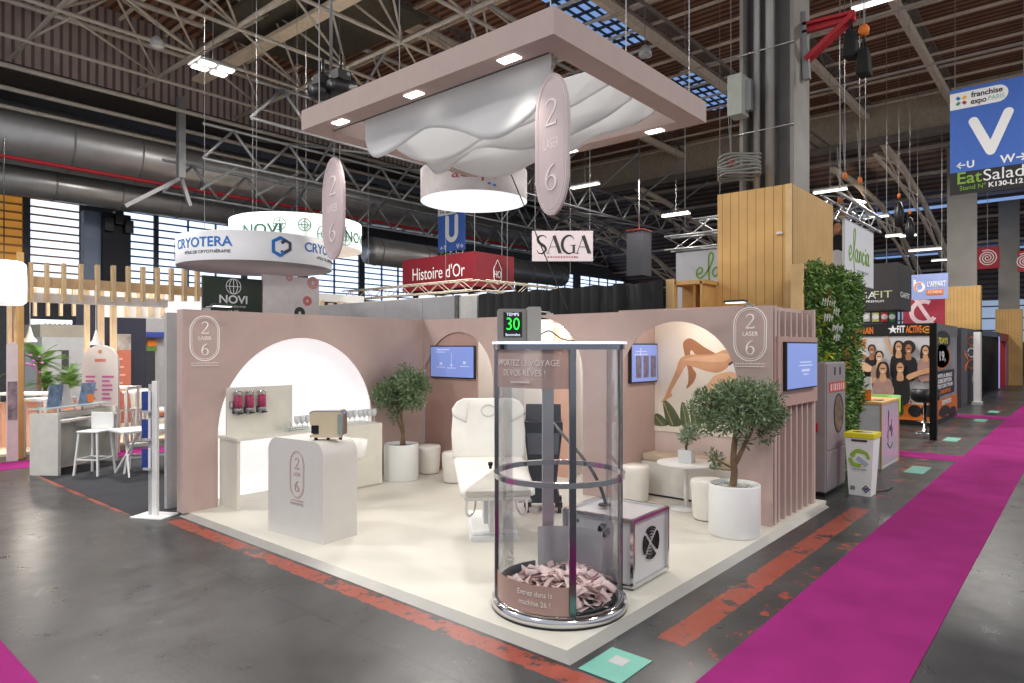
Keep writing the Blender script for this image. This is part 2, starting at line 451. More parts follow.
# nave sheet with two skylight openings
ys = sorted({-16, 21.2} | {h[1] for h in hole} | {h[3] for h in hole})
for i in range(len(xs) - 1):
    for j in range(len(ys) - 1):
        mxp, myp = (xs[i] + xs[i + 1]) / 2, (ys[j] + ys[j + 1]) / 2
        if any(h[0] < mxp < h[2] and h[1] < myp < h[3] for h in hole): continue
        roof.bb((xs[i], ys[j], Z), (xs[i + 1], ys[j + 1], Z + .1))
struct(roof.build('ceiling', ROOF))
prof = [(29, 11.6), (34, 11.3), (40, 10.7), (46, 9.5), (52, 7.8), (58, 5.6), (58, 5.75), (52, 7.95), (46, 9.65), (40, 10.85), (34, 11.45), (29, 11.75)]
struct(MB().xz(prof, -16, 32).build('ceiling_barrel', ROOF2))
struct(MB().bb((-4, 21, 10.2), (29, 32, 10.3)).build('ceiling_aisle', mat('aisle_roof', (60, 54, 50), .8, var=.3)))
CORR = striped('clerestory_sheet', (166, 150, 143), (104, 92, 87), 0, .24, .35, .7, .5, .1, .15)
struct(MB().bb((-4, 21, 10.3), (29, 21.1, 12.8)).build('wall_clerestory', CORR))
struct(MB().bb((28.9, -16, 11.0), (29, 21, 12.8)).build('wall_gable', mat('gable_board', (186, 172, 148), .8, var=.15)))
HW = mat('hall_wall', (92, 92, 98), .8, var=.15)
back = MB()
wins = [(2.9, 4.0), (4.25, 6.0), (7.7, 9.0), (9.2, 13.2), (13.5, 16.4), (17, 20.4), (20.8, 24.6), (25, 29.6), (30, 34.6), (36, 42), (43, 50)]
back.bb((-12, 30, 0), (60, 30.2, 4.9)); back.bb((-12, 30, 8.2), (60, 30.2, 10.4))
x = -12
for a, b in wins + [(60, 60)]:
    if a > x: back.bb((x, 30, 4.9), (a, 30.2, 8.2))
    x = b
struct(back.build('wall_back_hall', HW))
PANE = mat('window_glow', (216, 230, 255), .4, emit=1.5, ecol=(214, 230, 255), var=.03, scale=.8)
PANEY = mat('window_blind_yellow', (226, 164, 74), .6, emit=.35, ecol=(226, 160, 70), var=.12, scale=2)
for i, (a, b) in enumerate(wins):
    wd = struct(MB().bb((a, 30.12, 4.9), (b, 30.18, 8.2)).build('window_%d' % (i + 1), PANEY if i == 0 else PANE))
    q = MB(); z = 5.15
    while z < 8.2:
        q.bb((a, 29.96, z), (b, 30.1, z + .06)); z += .33
    for k in range(1, int((b - a) / 1.2)):
        xx = a + (b - a) * k / int((b - a) / 1.2); q.bb((xx - .03, 29.98, 4.9), (xx + .03, 30.1, 8.2))
    struct(q.build('window_%d_louvre' % (i + 1), mat('louvre_wood', (196, 148, 84), .6, var=.1) if i < 2 else mat('louvre_blue', (92, 104, 124), .6, var=.1), wd))
# far end wall with glazing
struct(MB().bb((58, -16, 0), (58.2, 32, 2.4)).build('wall_end', HW))
for i in range(8):
    y = -9 + i * 5
    wd = struct(MB().bb((58, y, 2.4), (58.1, y + 4.7, 6.2)).build('window_%d' % (i + 21), mat('far_glazing', (176, 198, 226), .4, emit=.55, ecol=(168, 192, 224), var=.2, scale=.6)))
    q = MB()
    for k in range(5): q.bb((57.9, y, 2.4 + k * .9), (58, y + 4.7, 2.5 + k * .9))
    for k in range(4): q.bb((57.88, y + k * 1.5, 2.4), (58, y + k * 1.5 + .12, 6.2))
    struct(q.build('window_%d_frame' % (i + 21), MGREY, wd))
# skylights
SKY = mat('skylight_glass', (130, 165, 220), .3, emit=.75, ecol=(132, 168, 226), var=.25, scale=1.2)
for i, h in enumerate(hole):
    s_ = struct(MB().bb((h[0], h[1], Z + .02), (h[2], h[3], Z + .06)).build('window_%d' % (i + 41), SKY))
    q = MB()
    for k in range(1, 8):
        xx = h[0] + (h[2] - h[0]) * k / 8; q.bb((xx - .04, h[1], Z - .05), (xx + .04, h[3], Z + .02))
    for k in range(1, 5):
        yy = h[1] + (h[3] - h[1]) * k / 5; q.bb((h[0], yy - .03, Z - .08), (h[2], yy + .03, Z - .02))
    struct(q.build('window_%d_bars' % (i + 41), DGREY, s_))

# beams and purlins
def beam(name, pts, wd, h=None, mt=BEAMC):
    return struct(MB().bar(pts[0], pts[1], wd, h).build(name, mt))
for yy in (8.15, 4.85, 1.75, -2.5, 13.6):
    b = beam('beam_long', ((-4, yy, 12.1), (29, yy, 12.1)), .2, .26, PURL)
    q = MB()
    q.bar((-4, yy, 12.75), (29, yy, 12.75), .3, .12)
    for k in range(0, 32, 2):
        q.bar((-3 + k, yy, 12.15), (-2 + k, yy, 12.7), .07); q.bar((-1 + k, yy, 12.15), (-2 + k, yy, 12.7), .07)
    struct(q.build('beam_lattice', BEAMC, b))
for k in range(19):
    xx = 3.0 + k * 1.42
    beam('beam_purlin', ((xx, -14, 12.5), (xx, 20.8, 12.5)), .07, .08, PURL)
for yy in (6.4, 6.9): beam('beam_tie', ((2, yy, 11.2), (29, yy, 11.2)), .07)
for xx in (8.7, 12.6, 17.4, 22.2): beam('beam_tie', ((xx, -9, 11.4), (xx, 8, 11.4)), .07, .07, LSTEEL)
# dark plastered bays between the beams at the near left
struct(MB().bb((5.6, 12.0, 11.6), (9.6, 17.6, 11.7)).build('ceiling_bay', mat('bay_board', (78, 72, 60), .8, var=.2)))

# three-dimensional lattice of the left bays: cross bars, long chords and webs
ZT = 10.4
cb = [G(0, 70, ZT)[0], G(150, 82.6, ZT)[0], G(232.6, 119.5, ZT)[0]]
cb.append(2 * cb[2] - cb[1] + .4); cb.append(cb[3] + 2.2)
def lattice(name, segs, r=.05, mt=LSTEEL):
    q = MB()
    for a, b in segs: q.tube([a, b], r, 6)
    return struct(q.build(name, mt))
rows = [9.2, 11.6, 14.2, 16.6, 19.2]
for i, xx in enumerate(cb):
    lattice('beam_cross', [((xx, 7.5, ZT), (xx, 20.9, ZT))], .06)
for j, yy in enumerate(rows):
    lattice('beam_chord', [((cb[0] - 4, yy, ZT - .05), (cb[-1] + 2, yy, ZT - .05))], .05)
    lattice('beam_chord', [((cb[0] - 4, yy + 1.2, ZT + 1.4), (cb[-1] + 8, yy + 1.2, ZT + 1.4))], .075)
for i in range(len(cb) - 1):
    seg = []
    for j in range(len(rows) - 1):
        a = (cb[i], rows[j], ZT); b = (cb[i + 1], rows[j + 1], ZT); t = ((cb[i] + cb[i + 1]) / 2, rows[j] + 1.2, ZT + 1.4)
        seg += [(a, b), (a, t), (b, t), ((cb[i], rows[j + 1], ZT), t), ((cb[i + 1], rows[j], ZT), t)]
    lattice('beam_web', seg, .035)
seg = []
for j, yy in enumerate((20.2, 21.4, 22.4)):
    seg += [((-4, yy, 9.9 - j * .25), (22, yy, 9.9 - j * .25))]
lattice('beam_chord', seg, .07)
# hanging steelwork behind the canopy, towards the ducts
for k, (yy, zz) in enumerate(((15.5, 8.6), (18.5, 8.0), (21.5, 7.4))):
    seg = [((6, yy, zz), (34, yy, zz)), ((6, yy, zz + 1.1), (34, yy, zz + 1.1))]
    for i in range(14): seg += [((6 + 2 * i, yy, zz), (7 + 2 * i, yy, zz + 1.1)), ((7 + 2 * i, yy, zz + 1.1), (8 + 2 * i, yy, zz))]
    lattice('beam_hanging_truss', seg, .05, STEEL)
for i in range(7):
    xx = 9 + i * 3.6
    lattice('beam_stay', [((xx, 13, 11), (xx + 1.6, 21, 7.4)), ((xx, 21, 9.8), (xx + 2, 15.5, 8.6))], .05, STEEL)
# arched girders of the barrel beyond
for yy in (-6.5, 4.5, 6.3, 10, 17, 23):
    pr = [(29, 11.3), (33.5, 10.9), (38, 10.2), (43, 9.0), (48, 7.4), (53, 5.6), (57.5, 3.6)] if yy != 4.5 else [(29, 11.3), (34, 11.0), (39, 10.3), (44, 9.2), (50, 7.4), (57.5, 4.6)]
    if yy == 6.3: pr = [(29, 10.15), (33, 10.25), (38, 10.0), (42.3, 9.3), (47, 8.0), (53, 5.8)]
    q = MB(); low = [(x_ - .4, z_ - .9) for x_, z_ in pr]
    q.tube([(a, yy, b) for a, b in pr], .16, 6); q.tube([(a, yy, b) for a, b in low], .09, 6)
    for i in range(len(pr) - 1):
        q.tube([(pr[i][0], yy, pr[i][1]), (low[i + 1][0], yy, low[i + 1][1])], .05, 5); q.tube([(low[i][0], yy, low[i][1]), (pr[i + 1][0], yy, pr[i + 1][1])], .05, 5)
    struct(q.build('beam_arch', PURL))
for i, (xx, zz) in enumerate(((32, 11.2), (36, 10.9), (40, 10.45), (44, 9.7), (48, 8.75), (52, 7.55))):
    beam('beam_purlin', ((xx, -15, zz), (xx, 31, zz)), .14, .14, LSTEEL)
    struct(MB().bb((xx + .8, -1, zz - .4), (xx + 1.5, 9, zz - .35)).build('window_%d' % (i + 61), SKY)) if i in (2, 4) else None
beam('beam_gable', ((28.8, -15, 11.0), (28.8, 21, 11.0)), .3)

# ---- ducts along the left
DUCT = mat('galvanised_duct', (186, 182, 178), .34, .7, .1, 2)
def duct(y, z, r, x0, x1, label, step=2.1):
    t = thing('ventilation_duct', label, 'duct', (0, y, z))
    MB().tube([(x0, 0, 0), (x1, 0, 0)], r, 32).build('duct_tube', DUCT, t)
    x = x0 + .4
    while x < x1:
        MB().tube([(x - .02, 0, 0), (x + .03, 0, 0)], r + .025, 32).build('joint_ring', STEEL, t); x += step
    return t
duct(23.6, 8.95, .98, -3, 30, 'big round galvanised duct running along the left side above the red pipe')
duct(25.0, 7.75, .52, -3, 16.6, 'smaller galvanised duct below the red pipe along the left side')
duct(24.6, 6.9, .7, 17, 33, 'galvanised duct behind the hanging black and white shop sign', 3)
t = thing('duct_housing', 'grey sheet metal duct box right of the black and white hanging sign', 'duct box', (0, 0, 0))
c = PD(639, 254, 30)
MB().box((c[0], c[1], c[2]), (.8, .8, 2.0)).build('housing', mat('housing_sheet', (70, 70, 76), .6, .1), t)
MB().box((c[0], c[1], c[2] + 1.03), (.86, .86, .05)).build('red_trim', mat('trim_red', (120, 40, 40)), t)
MB().tube([(c[0], c[1], c[2] + 1), (c[0], c[1], roofz(c[0], c[1]))], .03, 6).build('hanger', STEEL, t)
tag(MB().tube([(-3, 22.7, 7.95), (31, 22.7, 7.95)], .07, 8).build('sprinkler_pipe', REDP), 'red pipe running along under the big round duct', 'pipe')
t = thing('wall_pier', 'dark column cladding between the left windows carrying black loudspeakers', 'pier', (0, 0, 0))
a = PY(84, 240, 27)[0]; b = PY(101, 240, 27)[0]; c = PY(129, 240, 27)[0]
MB().bb((a, 27, 0), (b, 27.4, 7.4)).build('side_sheet', mat('blue_grey_sheet', (118, 132, 152), .5, .2), t)
MB().bb((b, 26.8, 0), (c, 28, 7.4)).build('column_box', mat('navy_box', (34, 36, 46), .7, var=.1), t)
q = MB()
for k in range(3): q.box((b + .15 + .36 * k, 26.65, 6.9 + .3 * (k % 2)), (.3, .28, .5))
q.build('loudspeaker', BLACK, t)

# ---- steel column with its timber cladding behind the stand
t = thing('clad_column_base', 'tall pale timber box around the foot of the steel column behind the stand', 'column cladding', (6.75, .81, 0))
B = MB()
B.bb((0, 0, 0), (.06, 1.16, 4.52)); B.build('front_boards', WOOD, t)
MB().bb((.06, 0, 0), (2.1, .06, 4.52)).build('side_boards', WOODX, t)
MB().bb((.06, .06, 4.3), (2.1, 1.16, 4.46)).build('top_board', WOODP, t)
MB().bb((-.02, 0, 2.6), (.0, .09, 4.52)).build('corner_post', mat('sapwood', (232, 196, 140), .6, var=.1, scale=3), t)
p = PX(780, 233.5, 6.75); MB().lathe([(0, -.02), (.04, -.02), (.045, .0), (.04, .02), (0, .025)], (0, 0, 0), 16).build('button', WHITE, t, (p[0] - 6.75 - .02, p[1] - .81, p[2]))
p = PX(750, 303.5, 6.4)
t = thing('steel_column', 'tall grey steel column rising from the timber box', 'column', (7.75, 1.42, 0))
B = MB(); B.bb((-.38, .38, 4), (.38, .44, 12.6)); B.bb((-.38, -.44, 4), (.38, -.38, 12.6)); B.build('flange', mat('column_paint', (142, 138, 132), .55, .2, .12, 2), t)
MB().bb((-.06, -.38, 4), (.06, .38, 12.6)).build('web', mat('column_web', (112, 110, 108), .55, .2, .15, 2), t)
for k, (yy, rr_) in enumerate(((.2, .055), (-.02, .075))):
    MB().tube([(-.25, yy, 4), (-.25, yy, 12.6)], rr_, 14).build('drain_pipe', mat('pipe_paint', (164, 162, 158), .45, .2, .06, 2), t)
B = MB()
for zz in (5.6, 6.9, 8.2): B.tube([(-.42, .46, zz), (-.42, -.46, zz)], .012, 6)
B.build('strap', ALU, t)
t = thing('electrical_box', 'pale grey electrical box on the left side of the steel column', 'box', (0, 0, 0))
c = PX(738, 97, 7.15)
MB().box((c[0], c[1], c[2]), (.3, .24, .66)).build('housing', mat('box_paint', (176, 180, 170), .5, var=.06), t, bevel=.01)
MB().box((c[0] + .05, c[1] - .16, c[2]), (.1, .1, .5)).build('bracket', STEEL, t)
q = MB(); c = PX(742, 178, 7.1)
for k in range(7):
    q.tube([(c[0] - .12 + .28 * math.cos(R(i * 20)) , c[1] + .33 * math.sin(R(i * 20)), c[2] + .05 * k + .02 * math.sin(i + k)) for i in range(18)], .018, 6, closed=True)
tag(q.build('cable_coil', mat('cable_grey', (130, 130, 124), .6)), 'coil of grey cables lying on top of the timber box', 'cable coil')
t = thing('jib_bracket', 'red steel jib arm bolted to the grey column', 'jib', (0, 0, 0))
a, b, c = PX(803, 25, 7.75), PX(855, 12, 7.75), PX(807, 61, 7.75)
q = MB(); q.bar(a, b, .1, .05); q.bar((a[0], a[1], a[2] - .13), (b[0], b[1], b[2] - .1), .1, .04); q.bar((a[0] + .03, a[1], a[2] - .07), (b[0] + .03, b[1], b[2] - .05), .03, .12); q.build('upper_arm', REDP, t)
q = MB(); q.bar((c[0] - .1, c[1], c[2]), (b[0] - .1, b[1], b[2] - .05), .04, .07); q.bar((c[0] + .1, c[1], c[2] + .03), (b[0] + .1, b[1], b[2] - .03), .04, .07); q.build('strut', REDP, t)
MB().bar((c[0], c[1], c[2] - .3), (a[0], a[1], a[2] + .2), .1).build('wall_plate', STEEL, t)
for i, (px, py, dd) in enumerate(((851, 45, .42), (864, 62, .42))):
    t = thing('hoist_bag', ('black chain bag hanging close under the tip of the red jib', 'lower black chain bag with orange hook beyond the red jib')[i], 'bag', PX(px, py, 7.75))
    B = MB(); B.add([(-.14, -.1, -.22), (.14, -.1, -.22), (.14, .1, -.2), (-.14, .1, -.2), (-.11, -.07, .2), (.11, -.07, .16), (.11, .07, .16), (-.11, .07, .2)], [(3, 2, 1, 0), (4, 5, 6, 7), (0, 1, 5, 4), (1, 2, 6, 5), (2, 3, 7, 6), (3, 0, 4, 7)]); B.build('pouch', BLACKC, t, bevel=.03)
    B = MB(); B.tube([(-.12, 0, .1), (0, 0, .42), (.12, 0, .1)], .015, 6); B.build('handle', BLACKC, t)
    if i:
        MB().lathe([(.0, .4), (.07, .42), (.08, .5), (.05, .56), (0, .56)], n=12).build('hook_block', ORANGE, t)
    MB().tube([(0, 0, .42 if not i else .55), (0, 0, 1.2)], .01, 5).build('chain', STEEL, t)
# columns further along the aisle
for i, (px, wpx, topy, d, lab) in enumerate(((962, 25, 0, 29, 'grey steel column with timber foot behind the blue hanging banner'), (1009, 17, 0, 37, 'more distant grey steel column at the right edge with timber foot'))):
    c = PD(px, 347.5, d); k = d / FPX
    t = thing('steel_column', lab, 'column', (c[0], c[1], 0), R(0))
    q = MB(); ww = wpx * k
    q.bb((-.08, -ww / 2, 0), (.08, ww / 2, 10.8)); q.build('shaft', mat('far_column', (140, 136, 130), .6, .1, .12, 1), t)
    q = MB(); ww = wpx * k * 1.28; q.bb((-.2, -ww / 2, 0), (.2, ww / 2, 2.07 + (347.5 - (286, 309)[i]) * (d - .2) / FPX)); q.build('timber_foot', WOOD, t)
    if not i: MB().bb((-.14, -.4, 4.3), (-.08, -.05, 4.75)).build('small_sign', mat('teal_sign', (80, 140, 160), .5), t)

# ---- hall lamps that show
def linear_lamp(px, py, d, ln, lab, rz=0):
    t = thing('linear_hall_lamp', lab, 'lamp', PD(px, py, d), rz, 'linear lamps in the far roof')
    MB().box((0, 0, .06), (.16, ln, .08)).build('housing', LGREY, t)
    MB().box((0, 0, 0), (.2, ln, .05)).build('lens', LITMID, t)
    q = PD(px, py, d); MB().tube([(0, 0, .1), (0, 0, max(.5, roofz(q[0], q[1]) - q[2]))], .008, 5).build('hanger', STEEL, t)
for px, py, d, ln, lab in ((585, 186, 26, 1.25, 'bright linear lamp just left of the black and white sign top'), (569+0, 0, 0, 0, ''), (676, 215, 30, 1.3, 'bright linear lamp left of the timber box'), (830, 191, 24, 1.1, 'linear lamp at the top right of the timber box'), (877, 217, 30, .9, 'linear lamp above the green scripted sign'), (894, 236, 36, .8, 'left one of two short linear lamps above the black cube sign'), (908, 236, 36, .8, 'right one of two short linear lamps above the black cube sign'), (925, 250, 36, 1.5, 'linear lamp over the pale blue fitness sign'), (944, 260, 38, 1.2, 'lowest linear lamp beside the near distant column'), (874, 3, 17, 1.0, 'linear lamp at the top edge over the blue banner')):
    if ln: linear_lamp(px, py, d, ln, lab)
def bell_lamp(px, py, d, lab, k=.5):
    t = thing('bell_lamp', lab, 'lamp', PD(px, py, d))
    MB().lathe([(a * k, b * k * 1.1) for a, b in [(.05, .5), (.12, .48), (.3, .3), (.34, 0), (.3, 0), (.26, .28), (.08, .44)]], n=24).build('shade', LGREY, t)
    MB().lathe([(0, .02), (.3 * k, .02), (.3 * k, .04), (0, .04)], n=20).build('lens', WHITEP, t)
    MB().tube([(0, 0, .5 * k), (0, 0, 2.4)], .01, 5).build('rod', STEEL, t)
bell_lamp(157, 47, 17, 'bell shaped hall lamp hanging at the upper left before the corrugated wall')
bell_lamp(645, 56, 17, 'bell shaped hall lamp hanging right of the canopy under the skylight')
t = thing('panel_lamp', 'bright panel lamp of four strips high in the left roof', 'lamp', PD(213, 69, 17))
for k, (dx, dy) in enumerate(((-.24, -.2), (.24, -.2), (-.24, .2), (.24, .2))):
    MB().box((dx, dy, 0), (.36, .2, .04)).build('strip', LITHI, t, bevel=.01)
MB().box((0, 0, .06), (.95, .7, .06)).build('housing', MGREY, t)
MB().tube([(0, 0, .09), (0, 0, 2.6)], .012, 5).build('hanger', STEEL, t)

# steel hanger post with its braces in front of the big duct
q = MB(); a = PY(181, 97, 20.4); b = PY(181, 178, 20.4); q.bar(a, b, .22)
q.bar(b, PY(125, 206, 20.4), .12); q.bar(b, PY(190, 206, 20.4), .12); q.bar(PY(240, 165, 20.4), PY(200, 190, 20.4), .08); q.bar(PY(300, 172, 20.4), PY(255, 196, 20.4), .08)
struct(q.build('beam_hanger_post', STEEL))

a, b = G(241, 56, 11.2), G(330, 10, 11.2); beam('beam_broad', ((a[0], a[1] + 3, 11.2), (b[0], b[1] - 3, 11.2)), .42, .12, PURL)

# ================================================================= THE STAND
P = .04
# platform with its sloping aluminium ramp on the two open sides
struct(MB().bb((.09, .09, 0), (5.9, 6.0, P)).build('floor_platform', STANDF))
q = MB()
q.add([(0, 0, 0), (.09, .09, P), (.09, 5.9, P), (0, 5.9, 0), (.09, .09, 0), (.09, 5.9, 0)], [(0, 1, 2, 3), (0, 4, 1), (3, 2, 5), (0, 3, 5, 4)])
q.add([(0, 0, 0), (5.72, 0, 0), (5.72, .09, P), (.09, .09, P), (.09, .09, 0), (5.72, .09, 0)], [(0, 1, 2, 3), (1, 5, 2), (0, 3, 4), (0, 4, 5, 1)])
struct(q.build('trim_1', EDGE))

HT = 2.54
def notch(c, top, r, base):
    """arch opening as part of an outline walked left to right: up one side, round, down"""
    return [(c - r, base)] + arc(c, top - r, r, r, 180, 0, 32) + [(c + r, base)]
# left wall with the glowing arch
wl_ = [(.02, P), (.46, P)] + arc(1.715, .95, 1.255, 1.255, 180, 0, 48) + [(2.97, P), (4.1, P), (4.1, HT), (.02, HT)]
wy = lambda x: 5.82 + .049 * x        # the left wall stands a little askew to the platform
struct(MB().prism(wl_, lambda p: (p[0], wy(p[0]), p[1]), lambda p: (p[0], wy(p[0]) + .02, p[1])).build('wall_left', PINK))
struct(MB().bb((.02, 5.845, P), (.1, 6.0, HT)).build('wall_left_end', PINK))
lb = struct(MB().bb((.3, 6.28, P), (3.2, 6.34, HT - .1)).build('wall_left_light_panel', mat('arch_lightbox', (244, 244, 247), .5, emit=.6, var=.012, scale=1)))
q = MB(); q.bb((.3, 5.87, P), (.34, 6.3, HT)); q.bb((3.16, 6.0, P), (3.2, 6.3, HT)); q.bb((.3, 6.0, HT - .1), (3.2, 6.3, HT)); struct(q.build('wall_left_recess', WHITE))
struct(MB().bb((.34, 5.84, P - .03), (3.16, 6.28, P + .002)).build('floor_recess', STANDF))
# back wall with three arches
yz_ = [(.155, P), (.56, P)] + arc(1.355, 1.6, .795, .795, 180, 0, 32) + [(2.15, P), (2.75, P)] + arc(3.55, 1.71, .8, .8, 180, 0, 32) + [(4.35, P), (4.43, P)] + arc(5.2, 1.55, .77, .77, 180, 37, 26) + [(5.82, 2.013), (6.02, 1.7), (6.02, HT), (.155, HT)]
struct(MB().yz(yz_, 4.1, 4.12).build('wall_back', PINK))
# behind the arches: the television panel, the corridor and the seating niche
struct(MB().bb((4.125, 4.80, P), (4.16, 6.02, HT)).build('wall_back_panel', PINKD))
q = MB(); q.bb((5.3, 2.2, P), (5.34, 6.02, HT)); q.bb((4.12, 2.62, P), (5.3, 2.66, HT)); q.bb((4.17, 5.98, P), (5.3, 6.02, HT)); struct(q.build('wall_corridor', WHITE))
struct(MB().bb((4.9, 3.55, P), (5.0, 3.86, HT)).build('wall_corridor_pier', PINKS))
struct(MB().bb((4.18, 4.35, P), (4.75, 4.42, HT)).build('wall_corridor_jamb', LGREY))
q = MB(); q.bb((4.12, 2.15, P), (5.06, 2.19, HT)); struct(q.build('wall_niche_side', PINK))
q = MB(); q.bb((4.125, .5, P), (5.06, .55, HT)); struct(q.build('wall_niche_right', PINK))
struct(MB().bb((4.13, .5, HT), (5.08, 2.19, HT + .02)).build('ceiling_niche', PINK))
struct(MB().bb((5.04, .5, P), (5.08, 2.19, HT)).build('wall_niche_back', mat('niche_back', (222, 204, 198), .6, var=.02)))
# right hand return with vertical fins
struct(MB().bb((4.18, .40, P), (5.68, .46, 2.56)).build('wall_right', PINK))
struct(MB().bb((4.185, .16, P), (4.26, .40, 2.55)).build('wall_right_post', PINK))
q = MB()
for k in range(7):
    x = 4.34 + k * .205; q.bb((x, .17, P), (x + .05, .40, 2.5))
q.bb((5.60, .16, P), (5.68, .42, 2.56)); q.bb((4.24, .30, 2.5), (5.68, .42, 2.56))
struct(q.build('wall_right_fins', PINK))
struct(MB().bb((4.22, .13, 1.38), (5.66, .17, 2.2)).build('wall_right_screen_board', PINKD))

logo(struct(bpy.data.objects['wall_left']), (.288, 5.832, 2.185), R(2.8), .375, .56, LOGOW, lw=.012)
o = logo(struct(bpy.data.objects['wall_back']), (4.099, .41, 2.225), R(-90), .38, .62, LOGOW, lw=.010)

# ---- screens
def screen(name, label, loc, rz, w_, h_, lines, tall=False, group=None):
    t = thing(name, label, 'screen', loc, rz)
    q = MB(); q.bb((-w_ / 2, 0, -h_ / 2), (w_ / 2, .045, h_ / 2)); q.build('bezel', BLACK, t, bevel=.004)
    MB().bb((-w_ / 2 + .018, -.004, -h_ / 2 + .018), (w_ / 2 - .018, .0, h_ / 2 - .018)).build('display', SCREEN, t)
    q = MB()
    for x, z, ln, th in lines: q.bb((x - ln / 2, -.006, z - th / 2), (x + ln / 2, -.004, z + th / 2))
    q.build('display_text', SCREENW, t)
    return t
screen('television', 'wide screen on the pink arch panel above the treatment bed', (4.078, 5.325, 1.835), R(-90), 1.03, .53, [(-.2, .2, .3, .016), (-.25, .16, .2, .012), (-.25, -.03, .06, .04), (.3, -.01, .06, .04), (0, -.05, .05, .03), (0, .02, .008, .25), (-.25, -.09, .2, .012), (.3, -.07, .2, .012), (0, -.1, .2, .012)])
screen('television', 'wide screen on the side wall of the seating niche left of the legs picture', (4.66, 2.10, 1.855), R(0), .72, .54, [(-.1, .16, .3, .012), (-.1, .12, .36, .012), (-.12, .06, .02, .3)])
t = bpy.data.objects['television.001']
q = MB()
for k in range(3): q.bb((-.24 + k * .2, -.007, -.2), (-.1 + k * .2, -.004, .1))
q.build('display_photos', mat('screen_photo', (110, 104, 120), .4, emit=.25, var=.5, scale=14), t)
screen('television', 'large screen on the outer fin wall facing the magenta aisle', (4.93, .085, 1.852), 0, 1.13, .57, [(.1, .04, .42, .014), (.1, 0, .5, .014), (.1, -.06, .3, .03), (.1, -.11, .2, .014)])

# ---- print of the legs in the niche
t = thing('wall_picture', 'arched picture of bare legs over green leaves in the seating niche', 'picture', (5.03, 1.3, 1.6))
q = MB(); q.yz([(.55 - 1.3, .885 - 1.6), (2.148 - 1.3, .885 - 1.6), (2.148 - 1.3, .94), (.55 - 1.3, .94)], -.004, 0); q.build('print_sheet', mat('print_cream', (244, 236, 220), .6, var=.04, scale=2), t)
def art(name, pts, m, dx, sp=True):
    pp = [PX(x, y, 5.02) for x, y in pts]
    pl = [(p[1] - 1.3, p[2] - 1.6) for p in pp]
    if sp: pl = spline(pl, 5, True)
    MB().yz(pl, -.006 - dx, -.004 - dx + .0005).build(name, m, t)
SK1 = mat('print_skin', (214, 164, 124), .6, var=.1, scale=4); SK2 = mat('print_skin_light', (232, 188, 150), .6, var=.08, scale=4); SK3 = mat('print_skin_brown', (176, 122, 86), .6, var=.1, scale=4)
art('picture_far_leg', [(683, 343), (688, 338.5), (694, 340), (704, 347), (716, 354), (722, 360), (708, 362), (697, 356), (691, 350), (690, 357), (692, 367), (696, 374), (694, 381), (690, 386), (686, 388.5), (688, 382), (688, 372), (686, 362), (684, 352)], SK3, 0)
art('picture_near_leg', [(680, 359), (688, 355), (700, 354.5), (714, 354), (724, 350), (732, 353), (733, 360), (728, 367), (718, 372.5), (706, 371), (694, 367), (686, 366), (681, 374), (674, 386), (671, 392), (672, 396), (667, 399), (661, 402.5), (664, 398), (667, 391), (671, 382), (676, 370)], SK1, .002)
art('picture_thigh_light', [(683, 360), (694, 357), (710, 356), (722, 353), (729, 356), (726, 361), (712, 362), (696, 361)], SK2, .004)
art('picture_briefs', [(729, 363), (734, 360), (739, 366), (740, 376), (733, 372), (727, 370)], WHITEP, .004, False)
art('picture_briefs_band', [(728, 364), (733.5, 360), (735, 361.5), (729, 366)], DGREY, .006, False)
art('picture_body', [(705, 393), (712, 378), (722, 373), (733, 372), (742, 378), (745, 395), (730, 400)], SK2, .001)
for pts in ([(663, 400), (669, 403), (676, 412), (681, 425), (668, 425), (664, 412)], [(655, 414), (662, 416), (668, 425), (655, 425)], [(682, 402), (687, 410), (690, 426), (682, 426), (680, 414)], [(690, 403), (696, 412), (701, 427), (692, 427)], [(706, 400), (712, 410), (716, 428), (706, 428)]):
    art('picture_leaf', pts, mat('print_leaf', (96, 108, 76), .6, var=.3, scale=5), .001)
    m_ = [sum(p[i] for p in pts) / len(pts) for i in (0, 1)]
    art('picture_leaf_rib', [(pts[0][0], pts[0][1] + 2), (pts[0][0] + 1, pts[0][1] + 2), (m_[0] + 3, pts[-2][1]), (m_[0] + 2, pts[-2][1])], mat('print_rib', (176, 166, 116), .6), .003, False)

# ---- arm spotlights clipped to the tops of the walls
def arm_spot(label, loc, rz, power=18):
    t = thing('arm_spotlight', label, 'spotlight', loc, rz)
    MB().tube([(0, .06, -.02), (0, .06, .02), (0, -.3, .03)], .01, 6).build('arm', ALU, t)
    MB().box((0, .06, -.005), (.08, .06, .03)).build('clamp', ALU, t)
    MB().box((0, -.36, .03), (.24, .12, .025)).build('lamp_head', DGREY, t, bevel=.006)
    MB().box((0, -.36, .012), (.2, .08, .01)).build('lens', LITMID, t)
    lamp('SPOT', 'spotlight_beam', (0, -.36, 0), power, (1, .95, .88), .05, (R(-28), 0, 0), 100, .9, t)
arm_spot('slim arm spotlight on top of the left wall over the white emblem', (.34, 5.84, HT + .02), 0, 14)
arm_spot('slim arm spotlight on top of the back wall over the right emblem', (4.14, .45, HT + .02), R(-90), 14)
arm_spot('slim arm spotlight over the middle arch behind the timer box', (4.14, 3.4, HT + .02), R(-90), 8)
t = thing('corridor_lamp', 'glowing lamp in the white room behind the middle arch', 'lamp', (4.6, 3.45, 2.38))
MB().lathe([(0, 0), (.14, 0), (.14, .04), (0, .05)], n=20).build('diffuser', LITMID, t)
MB().tube([(0, 0, .05), (0, 0, .16)], .02, 8).build('stem', WHITE, t)
lamp('POINT', 'corridor_bulb', (0, 0, -.08), 26, (1, .97, .92), .1, parent=t)
